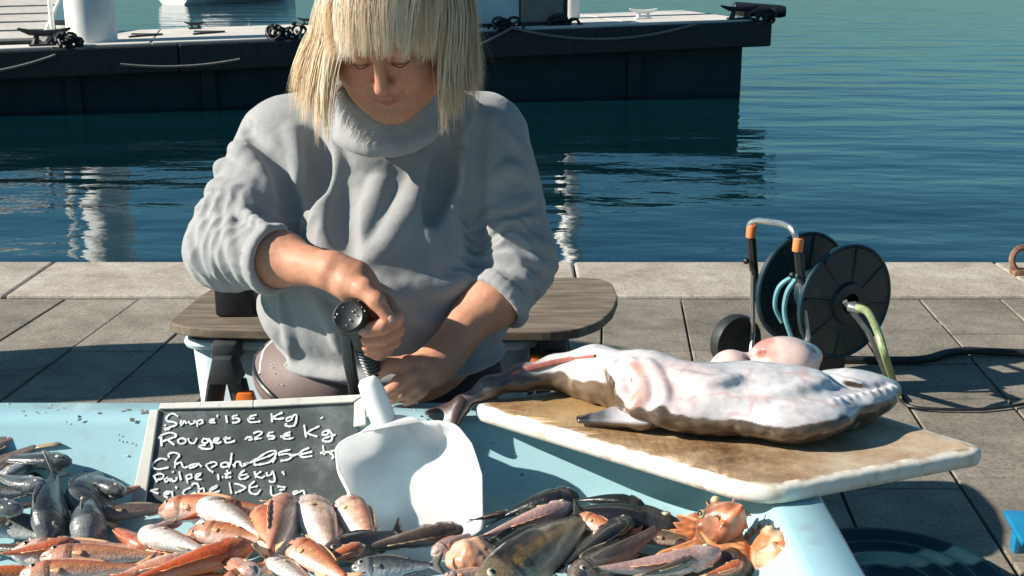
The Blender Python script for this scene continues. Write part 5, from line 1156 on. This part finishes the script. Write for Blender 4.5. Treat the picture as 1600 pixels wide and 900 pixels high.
finger([(608, 506, 2.018), (614, 532, 1.998), (594, 543, 1.980), (574, 541, 1.976)], 0.0135, 0.0105, 0.003)
finger([(598, 520, 2.028), (604, 545, 2.010), (590, 553, 1.994), (576, 549, 1.989)], 0.012, 0.0095, 0.003)
# left hand reaching down to the rim
B.cap(wr_l, A3((672, 575, 2.075)), 0.033, 0.033, 0.02); B.cap(A3((672, 575, 2.075)), A3((655, 588, 2.07)), 0.033, 0.029, 0.02)
finger([(662, 566, 2.055), (636, 568, 2.035), (610, 570, 2.03), (584, 587, 2.03)], 0.0155, 0.0110, 0.004)
finger([(660, 580, 2.050), (642, 584, 2.028), (622, 598, 2.022), (604, 613, 2.024)], 0.0145, 0.0105, 0.004)
finger([(662, 592, 2.050), (646, 601, 2.030), (628, 614, 2.026), (612, 624, 2.03)], 0.0135, 0.0100, 0.004)
finger([(666, 600, 2.052), (658, 611, 2.036), (646, 621, 2.032), (636, 630, 2.034)], 0.0120, 0.0092, 0.004)
finger([(676, 568, 2.08), (650, 566, 2.085), (622, 574, 2.085)], 0.017, 0.0115, 0.006)
V, Fq = clay_mesh(B, 2, 0.4)
N = normals(V, Fq); V = V + N * (vnoise(V, 70, 21) * 0.0005)[:, None]
hq = hinv(V)
base = np.array([0.53, 0.255, 0.16]); red = np.array([0.58, 0.235, 0.155]); C = np.tile(base, (len(V), 1))
n1 = vnoise(V, 30, 31)[:, None]; C = C * (1 + 0.06 * n1) + 0.03 * np.clip(vnoise(V, 90, 32), 0, 1)[:, None] * np.array([0.3, -0.05, -0.05])
def blend(C, m, c): return C * (1 - m[:, None]) + np.array(c) * m[:, None]
inhead = (hq[:, 1] > 0.02) & (np.abs(hq[:, 0]) < 0.1) & (hq[:, 2] > -0.16) & (hq[:, 2] < 0.1)
C = C * (1 + 0.10 * np.where(inhead, vnoise(V, 55, 35), 0))[:, None]
fr = np.where(inhead, np.exp(-((np.abs(hq[:, 0]) - 0.04) / 0.022) ** 2 - ((hq[:, 2] + 0.035) / 0.025) ** 2) * 0.8 + np.exp(-(hq[:, 0] / 0.014) ** 2 - ((hq[:, 2] + 0.04) / 0.016) ** 2) * 0.5, 0); C = blend(C, np.clip(fr, 0, 1), red)
lip = np.where(inhead, np.exp(-(np.abs(hq[:, 0]) / 0.024) ** 4 - ((hq[:, 2] + 0.0765) / 0.0085) ** 4) * (hq[:, 1] > 0.083), 0) * 0.9; C = blend(C, lip, (0.42, 0.13, 0.11))
brow = np.where(inhead, np.exp(-((np.abs(hq[:, 0]) - 0.033) / 0.02) ** 4 - ((hq[:, 2] - 0.0215) / 0.004) ** 2), 0) * 0.5; C = blend(C, brow, (0.3, 0.18, 0.1))
lid = np.where(inhead, np.exp(-((np.abs(hq[:, 0]) - 0.033) / 0.017) ** 4 - ((hq[:, 2] + 0.009) / 0.005) ** 2), 0) * 0.9; C = blend(C, lid, (0.06, 0.035, 0.03))
hands = np.exp(-(np.linalg.norm(V - A3((612, 520, 1.98)), axis=1) / 0.06) ** 2) + np.exp(-(np.linalg.norm(V - A3((618, 600, 2.03)), axis=1) / 0.06) ** 2); C = blend(C, np.clip(hands, 0, 1) * 0.45, (0.62, 0.25, 0.17))
m_skin = attr_mat("skin", 0.55, 110, 0.16, 0.5, 0.0010, sss=0.14, spec=0.3)
person = link("person", mesh("person", V, Fq, True, np.clip(C, 0.01, 0.9)), m_skin)
tag(person, "blonde woman in a grey sweatshirt leaning over the fish tray and holding a black nozzle", "person")
# finger nails
m_nail = simple("nail", (0.62, 0.36, 0.3), (0.55, 0.3, 0.25), 20, 0.25, 0.0, 0)
def nail(p, d, up, r=0.0062):
    d = Vector(d).normalized(); up = Vector(up); up = (up - d * up.dot(d)).normalized(); s_ = d.cross(up); q = Matrix((d, s_, up)).transposed()
    mb = MB(); mb.sphere(p, (r * 1.25, r, r * 0.35), 10, 6, q); mb.build("nail", m_nail, person)
for a, b, r, upv in (((588, 470, 1.955), (607, 496, 1.948), 0.0105, (0.5, -0.9, 0.3)), ((598, 510, 1.953), (571, 517, 1.950), 0.0115, (-0.1, -1, 0.2)), ((622, 598, 2.022), (604, 613, 2.024), 0.0105, (0, -0.8, 0.7)), ((628, 614, 2.026), (612, 624, 2.03), 0.01, (0, -0.8, 0.7)), ((646, 621, 2.032), (636, 630, 2.034), 0.0092, (0, -0.8, 0.7)), ((610, 570, 2.03), (584, 587, 2.03), 0.011, (0, -0.7, 0.7))):
    pa_, pb_ = Vector(A3(a)), Vector(A3(b)); u_ = Vector(upv).normalized(); nail(pb_ + u_ * r * 0.92 + (pb_ - pa_).normalized() * 0.003, pb_ - pa_, u_)
m_lash = simple("dark_lash", (0.03, 0.02, 0.016), (0.05, 0.035, 0.028), 50, 0.6, 0.0, 0)
for sx_ in (-1, 1):
    mb = MB(); q = cr([hw((0.019 * sx_, 0.0905, -0.0075)), hw((0.027 * sx_, 0.0945, -0.0105)), hw((0.036 * sx_, 0.0945, -0.0115)), hw((0.047 * sx_, 0.086, -0.0085))], 4); mb.tube(q, [0.0004] + [0.0010] * (len(q) - 2) + [0.0004], 6); mb.build("eyelash", m_lash, person)
# ---- sweatshirt
S = Clay((-0.68, 1.95, 0.56), (0.20, 2.72, 1.36), 0.004)
S.ell(aty(600, 315, 2.37), (0.215, 0.145, 0.22), 0.06); S.ell(aty(606, 470, 2.345), (0.256, 0.205, 0.165), 0.06); S.ell(aty(604, 400, 2.32), (0.215, 0.185, 0.17), 0.06)
S.cap(sh_r + [0.03, 0.02, 0.0], sh_l + [-0.03, 0.02, 0.0], 0.088, 0.088, 0.05); S.ell(aty(600, 175, 2.43), (0.15, 0.12, 0.10), 0.06)
S.cap(sh_r, el_r, 0.096, 0.077, 0.04); S.cap(el_r, cu_r, 0.077, 0.0575, 0.03)
S.cap(sh_l, el_l, 0.096, 0.076, 0.04); S.cap(el_l, cu_l, 0.076, 0.0565, 0.03)
# cuffs opened
S.cap(cu_r + (wr_r - cu_r) * 0.10, cu_r + (wr_r - cu_r) * 1.2, 0.056, 0.056, 0.004, 's'); S.cap(cu_l + (wr_l - cu_l) * 0.10, cu_l + (wr_l - cu_l) * 0.9, 0.056, 0.056, 0.004, 's')
for c_, ax_ in ((cu_r + (wr_r - cu_r) * 0.10, wr_r - cu_r), (cu_l + (wr_l - cu_l) * 0.10, wr_l - cu_l)):
    ax_ = ax_ / np.linalg.norm(ax_); u_ = np.cross(ax_, [0, 0, 1.0]); u_ /= np.linalg.norm(u_); v_ = np.cross(ax_, u_)
    for o_ in (-0.012, -0.002): S.chain([c_ + ax_ * o_ + (u_ * math.cos(a) + v_ * math.sin(a)) * 0.0575 for a in np.linspace(0, 2 * math.pi, 25)], 0.0075, 0.006)
# hem cut straight under the belly
S.ell(aty(600, 640, 2.33), (0.40, 0.40, 0.075), 0.006, Matrix.Rotation(R(-2), 3, 'Y'), 's')
S.ell(aty(606, 548, 2.33), (0.238, 0.185, 0.036), 0.02)
base_f = S.f.copy()
Sb = Clay(S.lo, S.lo + 0.1, 0.004); Sb.n = S.n; Sb.f = base_f
def fold(pts, r=0.012, sink=0.45, mode='u', k=0.02, taper=True):
    q = []
    for p in pts:
        h = Sb.hit(p[0], p[1]); d = h - EYE; d /= np.linalg.norm(d); q.append(h + d * (r * sink if mode == 'u' else -r * sink))
    q = cr(q, 3); n = len(q); rr = [r * (0.35 + 0.65 * math.sin(math.pi * (i + 0.5) / n)) if taper else r for i in range(n)]
    S.chain([np.asarray(a) for a in q], rr, k, mode)
# chest: drapes falling from the collar and pulled to the arms
fold([(520, 205), (526, 245), (508, 305), (502, 352), (512, 400)], 0.020, 0.5)
fold([(455, 205), (470, 252), (462, 292)], 0.016, 0.5); fold([(478, 250), (486, 300), (476, 350)], 0.011, 0.5)
fold([(545, 215), (566, 250), (600, 262)], 0.010, 0.5); fold([(668, 228), (655, 290), (640, 330), (610, 372), (575, 405)], 0.022, 0.5)
fold([(654, 312), (664, 360), (678, 418)], 0.014, 0.45); fold([(600, 270), (580, 330), (560, 375)], 0.016, 0.6)
fold([(728, 240), (734, 275), (736, 305)], 0.014, 0.4); fold([(705, 260), (700, 330), (715, 390)], 0.016, 0.6)
fold([(540, 300), (535, 350), (548, 395)], 0.014, 0.2, 's', 0.025); fold([(700, 215), (690, 280), (668, 345)], 0.013, 0.1, 's', 0.03); fold([(488, 215), (500, 262), (490, 318)], 0.013, 0.1, 's', 0.03)
# armhole creases
fold([(378, 188), (405, 225), (434, 265), (450, 320), (455, 370)], 0.011, -0.1, 's', 0.02); fold([(748, 190), (744, 250), (742, 320), (744, 390)], 0.012, -0.1, 's', 0.02)
# right sleeve: rings pushed up the forearm
for pts, r in (([(300, 296), (340, 292), (385, 312), (425, 340)], 0.015), ([(292, 330), (330, 316), (372, 330), (415, 352)], 0.013), ([(314, 338), (322, 372), (334, 412), (352, 440)], 0.013), ([(338, 330), (338, 368), (352, 412), (370, 444)], 0.012), ([(360, 330), (358, 370), (370, 410), (384, 446)], 0.010),
               ([(345, 220), (380, 238), (418, 282)], 0.014), ([(318, 262), (350, 258), (395, 282)], 0.011), ([(296, 372), (306, 405), (330, 432)], 0.011)): fold(pts, r, 0.35, 'u', 0.011)
# left sleeve
for pts, r in (([(772, 280), (795, 264), (820, 278)], 0.014), ([(770, 325), (800, 322), (832, 306)], 0.013), ([(772, 352), (806, 350), (845, 332)], 0.012), ([(768, 385), (800, 378), (838, 384), (862, 392)], 0.012), ([(770, 405), (806, 400), (838, 412), (858, 424)], 0.011), ([(800, 425), (828, 440), (846, 456)], 0.010), ([(790, 205), (815, 240), (830, 290)], 0.014)): fold(pts, r, 0.35, 'u', 0.011)
# belly wrinkles and front seam
for pts, r in (([(402, 470), (425, 510), (455, 548)], 0.010), ([(440, 470), (452, 520), (458, 556)], 0.006), ([(560, 440), (610, 455), (660, 470)], 0.014), ([(640, 440), (690, 450), (740, 430)], 0.015), ([(500, 470), (520, 500), (530, 540)], 0.010), ([(650, 490), (700, 505), (760, 500)], 0.013)): fold(pts, r, 0.5)
# roll neck: two soft rolls of cloth
nk = aty(604, 163, 2.235)
def nring(rx, ry, dz, r, tilt, dy=0.0):
    q = [];
    for a in np.linspace(0, 2 * math.pi, 33): q.append(nk + np.array([rx * math.sin(a), dy - ry * math.cos(a), dz + tilt * math.cos(a)]))
    S.chain(q, [r * (1 + 0.13 * math.sin(3 * i + dz * 90)) for i in range(33)], 0.014)
nring(0.080, 0.096, 0.010, 0.0125, -0.032); nring(0.076, 0.090, 0.030, 0.011, -0.032); nring(0.084, 0.100, -0.008, 0.012, -0.034); nring(0.094, 0.108, -0.024, 0.013, -0.038)
S.cap(nk + [0, 0, -0.03], nk + [0, -0.01, 0.12], 0.062, 0.074, 0.012, 's')
V, Fq = clay_mesh(S, 2, 0.5); N = normals(V, Fq)
def gather(V, a, b, t0, t1, wl, am):
    ab = b - a; L = np.linalg.norm(ab); t = (V - a) @ (ab / L); r = np.linalg.norm(V - a - np.outer(t, ab / L), axis=1)
    m = sm(t / L, t0 - 0.12, t0 + 0.05) * sm(t / L, t1 + 0.12, t1 - 0.02) * sm(r, 0.13, 0.10)
    ph = t / wl * 2 * math.pi + 4.5 * vnoise(V, 10, 71) + 2.0 * vnoise(V, 25, 72)
    return m * am * (1 - 2 * np.abs(np.sin(ph / 2)) ** 0.8) * (0.5 + 0.5 * vnoise(V, 11, 73))
gth = gather(V, el_r, cu_r, 0.0, 1.1, 0.024, 0.0034) + gather(V, el_l, cu_l, -0.2, 1.1, 0.024, 0.0034) + gather(V, sh_r, el_r, 0.55, 1.0, 0.04, 0.003) + gather(V, sh_l, el_l, 0.5, 1.0, 0.038, 0.0035)
V = V + N * gth[:, None]
amp = vnoise(V, 14, 41) * 0.0032 + vnoise(V, 33, 42) * 0.0014 + vnoise(V, 90, 43) * 0.0004
V = V + N * amp[:, None]
V = relax(V, Fq, 1, 0.3)
Vs, Fs_ = V, Fq
m_sweat, n_, l_, b_ = nt("heather_grey_jersey")
hz_ = noise(n_, l_, coords(n_, l_, (1, 1, 2.2)), 420, 3, 0.7); big = noise(n_, l_, coords(n_, l_), 7, 4)
c1 = ramp(n_, l_, hz_, [(0.3, (0.245, 0.245, 0.25)), (0.7, (0.37, 0.37, 0.372))]); c1 = mix(n_, l_, 1.0, c1, ramp(n_, l_, big, [(0.3, 0.9), (0.7, 1.06)]), 'MULTIPLY')
l_.new(c1, b_.inputs["Base Color"]); b_.inputs["Roughness"].default_value = 0.92; b_.inputs["Sheen Weight"].default_value = 0.25; b_.inputs["Specular IOR Level"].default_value = 0.2
bp1 = bump(n_, l_, b_, noise(n_, l_, coords(n_, l_), 60, 4, 0.6), 0.25, 0.003); bump(n_, l_, b_, hz_, 0.3, 0.0008, bp1)
sweat = link("sweatshirt", mesh("sweatshirt", V, Fq, True), m_sweat, person)
# cuff and seam stitching
def on_s(px, py, off=0.0015):
    h = Sb.hit(px, py); d = h - EYE; d /= np.linalg.norm(d); return h - d * off
mb = MB()
mb.tube([on_s(*p) for p in cr([(440, 462), (452, 505), (458, 540), (462, 562)], 4)], 0.0016, 5); mb.build("seam", m_sweat, sweat)
# ---- trousers, apron, shoes
T = Clay((-0.62, 2.05, 0.02), (0.22, 2.78, 0.86), 0.008)
hipc = aty(606, 560, 2.40); T.ell(hipc + [0, 0.02, -0.03], (0.235, 0.185, 0.13), 0.05)
for sx_ in (-1, 1): T.cap(hipc + [0.115 * sx_, 0.0, -0.06], [hipc[0] + 0.12 * sx_, 2.40, 0.42], 0.115, 0.085, 0.03); T.cap([hipc[0] + 0.12 * sx_, 2.40, 0.42], [hipc[0] + 0.125 * sx_, 2.46, 0.07], 0.085, 0.07, 0.03)
V, Fq = clay_mesh(T, 1); N = normals(V, Fq); V = V + N * (vnoise(V, 12, 51) * 0.005)[:, None]
m_black = simple("black_cloth", (0.012, 0.013, 0.015), (0.02, 0.022, 0.025), 30, 0.85, 0.3, 0.002)
link("trousers", mesh("trousers", V, Fq, True), m_black, person)
for sx_ in (-1, 1):
    k = Clay((hipc[0] + 0.12 * sx_ - 0.12, 2.2, -0.01), (hipc[0] + 0.12 * sx_ + 0.12, 2.62, 0.2), 0.006)
    f0 = np.array([hipc[0] + 0.125 * sx_, 2.47, 0.05]); k.cap(f0, f0 + [0.01 * sx_, -0.14, -0.012], 0.05, 0.042, 0.03); k.cap(f0, f0 + [0, 0, 0.08], 0.05, 0.055, 0.03)
    V, Fq = clay_mesh(k, 1); V[:, 2] = np.maximum(V[:, 2], 0.004); link("rubber_boot", mesh("rubber_boot", V, Fq, True), m_rub, person)
Ap = Clay((-0.56, 1.98, 0.30), (0.04, 2.5, 0.82), 0.005)
Ap.aim = (480, 590)
ap0 = aty(492, 575, 2.315); Ap.ell(ap0 + [0.03, 0.03, -0.015], (0.158, 0.165, 0.10), 0.04); Ap.cap(ap0 + [0.04, 0.06, -0.06], ap0 + [0.05, 0.07, -0.36], 0.115, 0.105, 0.04)
V, Fq = clay_mesh(Ap, 1); N = normals(V, Fq); V = V + N * (vnoise(V, 15, 61) * 0.003)[:, None]
m_apron = simple("mauve_brown_apron", (0.15, 0.10, 0.095), (0.185, 0.13, 0.12), 6, 0.62, 0.12, 0.001)
apron = link("apron", mesh("apron", V, Fq, True), m_apron, person)
ah = lambda px, py: (lambda h: h - 0.004 * (h - EYE) / np.linalg.norm(h - EYE))(Ap.hit(px, py))
mb = MB(); mb.tube(cr([ah(404, 535), ah(396, 560), ah(402, 590), ah(425, 618), ah(450, 640)], 5), 0.0055, 8); mb.build("edge_binding", m_dark, apron)
mb = MB(); mb.tube(cr([ah(430, 530), ah(412, 550), ah(406, 585)], 5), 0.003, 8); mb.build("apron_string", m_white, apron)
m_drop = simple("water_drop", (0.75, 0.78, 0.8), (0.7, 0.73, 0.75), 10, 0.08, 0.0, 0)
mb = MB()
for px, py, r in ((426, 574, 2.2), (429, 583, 2.2), (446, 570, 2.4), (433, 600, 1.7), (440, 601, 2.0), (463, 572, 3), (424, 570, 1.5), (470, 604, 1.2), (412, 596, 1.2)): mb.sphere(ah(px, py), r / 1500, 8, 6)
mb.build("water_drops", m_drop, apron)["kind"] = "stuff"
# ---- hair: thousands of strands in locks
m_hair, n_, l_, b_ = nt("blonde_hair")
a_ = n_.new("ShaderNodeAttribute"); a_.attribute_name = "col"; l_.new(a_.outputs[0], b_.inputs["Base Color"]); b_.inputs["Roughness"].default_value = 0.42; b_.inputs["Specular IOR Level"].default_value = 0.6
tr_ = n_.new("ShaderNodeBsdfTranslucent"); mx_ = n_.new("ShaderNodeMixShader"); mx_.inputs[0].default_value = 0.38; l_.new(a_.outputs[0], tr_.inputs[0])
l_.new(b_.outputs[0], mx_.inputs[1]); l_.new(tr_.outputs[0], mx_.inputs[2]); l_.new(mx_.outputs[0], n_["Material Output"].inputs[0])
hrs = np.random.RandomState(5)
crown = HC + np.array([0.012, 0.03, 0.132])
cen = HC + np.array([0.0, 0.005, -0.005])
FRG = 0.79
def hair_path(phi, layer, endz, flare, n=14):
    """phi 0 = towards the camera, + = picture right; layer 0 inner .. 1 outer"""
    sp, cp = math.sin(phi), math.cos(phi)
    rx = 0.116 + 0.022 * layer; ry = (0.108 if cp > 0 else 0.122) + 0.018 * layer
    pts = []; fringe = abs(phi) < FRG
    for i in range(n):
        u = i / (n - 1)
        if fringe:
            th = u * math.pi * 0.5; lean = 0.040
            x = sp * rx * 0.98 * math.sin(min(th * 1.15, math.pi / 2)); y = -cp * (ry + lean * math.sin(th) - 0.008 * u ** 4) * math.sin(min(th * 1.3, math.pi / 2))
            top = 0.130 + 0.012 * layer; z = endz + (top - endz) * (math.cos(th) ** 0.8 if u < 1 else 0.0)
        else:
            k = 0.42
            if u < k:
                th = u / k * math.pi / 2; x = sp * rx * math.sin(th); y = -cp * ry * math.sin(th); z = (0.130 + 0.012 * layer) * math.cos(th) ** 0.8 if th < math.pi / 2 - 1e-6 else 0.0
            else:
                q = (u - k) / (1 - k); f = 1 + flare * (1.15 * q - 0.35 * q * q); x = sp * rx * f; y = -cp * ry * (1 + (0.04 if cp > 0 else 0.18) * q); z = endz * q
        pts.append(np.array([x, y, z]))
    return pts
HV = []; HF = []; HC_ = []
def add_strand(P, r, col):
    n = len(P); base_i = len(HV); P = np.array(P)
    for i in range(n):
        d = P[min(i + 1, n - 1)] - P[max(i - 1, 0)]; d = d / (np.linalg.norm(d) + 1e-9); out = P[i] - cen; out = out - d * (out @ d); out = out / (np.linalg.norm(out) + 1e-9); s_ = np.cross(d, out)
        rr = r * (1.0 if i < n - 5 else (n - i) / 6.0); tc_ = col * (0.86 + 0.2 * i / n)
        for a_, b2 in ((0.0, 0.3), (1.0, 0.0), (-1.0, 0.0)): HV.append(P[i] + s_ * a_ * rr + out * b2 * rr * 0.8); HC_.append(tc_)
    for i in range(n - 1):
        o = base_i + i * 3
        HF.append((o, o + 1, o + 4, o + 3)); HF.append((o + 2, o, o + 3, o + 5))
blond = np.array([0.93, 0.76, 0.55]); honey = np.array([0.68, 0.45, 0.26]); pale = np.array([0.96, 0.88, 0.75])
nl = 300
for g in range(nl):
    if g < 84: phi = -0.75 + 1.50 * (g + 0.5) / 84 + hrs.uniform(-.04, .04)
    else: phi = 0.72 + (2 * math.pi - 1.44) * (g - 83.5) / (nl - 84) + hrs.uniform(-.03, .03)
    if phi > math.pi: phi -= 2 * math.pi
    layer = hrs.uniform(0, 1)
    fr_ = abs(phi) < FRG
    if fr_: endz = -0.009 + hrs.uniform(-.016, .013) - 0.016 * abs(phi); flare = 0
    else:
        side = abs(phi)
        endz = np.interp(side, [0.66, 0.85, 1.1, 1.5, 2.0, 3.15], [-0.115, -0.146, -0.135, -0.100, -0.090, -0.085]) + hrs.uniform(-.022, .014) + (0.018 if phi > 0 else 0.0)
        flare = np.interp(side, [0.66, 1.1, 1.6, 2.2], [0.0, 0.20, 0.30, 0.26]) + hrs.uniform(-.07, .06)
    t_ = hrs.uniform(0, 1) ** 1.5 * 0.8
    lockc = blond * (1 - t_) + (honey if hrs.rand() < 0.5 else pale) * t_
    guide = hair_path(phi, layer, endz, flare); bendx = hrs.normal() * 0.006; tipin = hrs.uniform(-0.004, 0.010)
    for s_i in range(36):
        o = hrs.normal(size=2) * np.array([0.0105, 0.005]); clump = hrs.uniform(0.3, 0.95); dz = hrs.uniform(-0.014, 0.012) * (1.0 if fr_ else 1.9); wv = hrs.uniform(0, 6.28); wa = hrs.uniform(0, 0.0042)
        if hrs.rand() < 0.05 and not fr_ and abs(phi) > 1.0: o = o * 1.8; clump = 0.1
        tng = np.array([math.cos(phi), math.sin(phi), 0]); rad = np.array([math.sin(phi), -math.cos(phi), 0]); P = []
        for i, p in enumerate(guide):
            q = i / (len(guide) - 1); w = min(1.0, 0.15 + 1.8 * q) * (1 - clump * q ** 2.2)
            P.append(cen + np.array([0.045 * (1 - q) ** 2, 0.022 * (1 - q), 0]) + p + tng * (o[0] * w + wa * math.sin(wv + 5 * q) + bendx * math.sin(2.6 * q)) + rad * (o[1] * w - tipin * q ** 3) + np.array([0, 0, dz * q]))
        add_strand(P, hrs.uniform(0.0005, 0.00105), np.clip(lockc * hrs.uniform(0.7, 1.12), 0.02, 0.95))
me = mesh("hair", np.array(HV), np.array(HF), True, np.array(HC_))
hair = link("hair", me, m_hair, person)
# under layer so that the scalp and neck do not show through
U = Clay(HC - 0.22, HC + 0.20, 0.005)
U.ell(cen + [0.0, 0.03, 0.02], (0.104, 0.095, 0.105), 0.02); U.cap(cen + [0, 0.075, 0.0], cen + [0, 0.095, -0.08], 0.08, 0.06, 0.03)
for sx_ in (-1, 1): U.cap(cen + [0.092 * sx_, 0.035, 0.0], cen + [0.112 * sx_, 0.045, -0.085], 0.022, 0.012, 0.02)
U.ell(hw((0, 0.075, -0.055)), (0.082, 0.08, 0.09), 0.008, Mh, 's'); U.ell(hw((0, 0.12, -0.02)), (0.078, 0.07, 0.07), 0.008, Mh, 's')
V, Fq = clay_mesh(U, 1); link("hair_underlayer", mesh("hair_underlayer", V, Fq, True), simple("hair_base", (0.40, 0.27, 0.13), (0.3, 0.2, 0.09), 60, 0.6, 0.4, 0.003, stretch=(1, 1, 0.1)), hair)
# ---- black nozzle in her hand, with ribbed hose
noz = thing("hose_nozzle", "black round hose nozzle with a ribbed neck and water drops held in the woman's hand", "hose nozzle", A3((550, 500, 1.96)))
na, nb = A3((546, 495, 1.952)), A3((584, 582, 2.03)); nd = Vector(nb - na).normalized()
fd = Vector((-0.16, -0.86, 0.48)).normalized()
mb = MB(); mb.lathe([(0.0, 0.004), (0.02, 0.0045), (0.0245, 0.007), (0.0285, 0.004), (0.0300, -0.006), (0.0292, -0.022), (0.022, -0.036), (0.0, -0.04)], na, fd, 36); mb.build("spray_head", m_dark, noz)
hn = Vector(na) - fd * 0.018; he = Vector(A3((586, 584, 2.035)))
mb = MB(); pts = [hn + (he - hn) * t for t in np.linspace(0, 0.45, 8)]; mb.tube(pts, [0.0215, 0.022, 0.021, 0.0195, 0.018, 0.0175, 0.0175, 0.0175], 16); mb.build("neck", m_dark, noz)
mb = MB(); pts = []; rr_ = []
for i in range(41):
    t = 0.42 + 0.62 * i / 40; pts.append(hn + (he - hn) * t); rr_.append(0.0135 + (0.004 if i % 4 in (1, 2) else 0.0))
mb.tube(pts, rr_, 16); mb.build("ribbed_sleeve", m_cap, noz)
mb = MB(); mb.tube(cr([hn + Vector((-0.012, 0, -0.02)), A3((545, 560, 2.03)), A3((552, 600, 2.08)), A3((556, 640, 2.10)), A3((560, 760, 2.12)), np.array([-0.1, 2.1, 0.02]), np.array([0.5, 2.5, 0.02])], 6), 0.011, 10); mb.build("supply_hose", m_hose_k, noz)
mb = MB()
for px, py, r in ((551, 487, 2.6), (556, 492, 2.4), (547, 500, 2.8), (555, 484, 1.8), (527, 491, 3.2), (524, 496, 2.4), (570, 486, 2.6), (565, 480, 1.6), (536, 480, 1.6), (541, 508, 1.8), (560, 470, 1.6)):
    h = onplane(px, py, np.array(na) + np.array(fd) * 0.0065, np.array(fd)); mb.sphere(h, r / 1900, 8, 6)
mb.build("water_drops", m_drop, noz)["kind"] = "stuff"
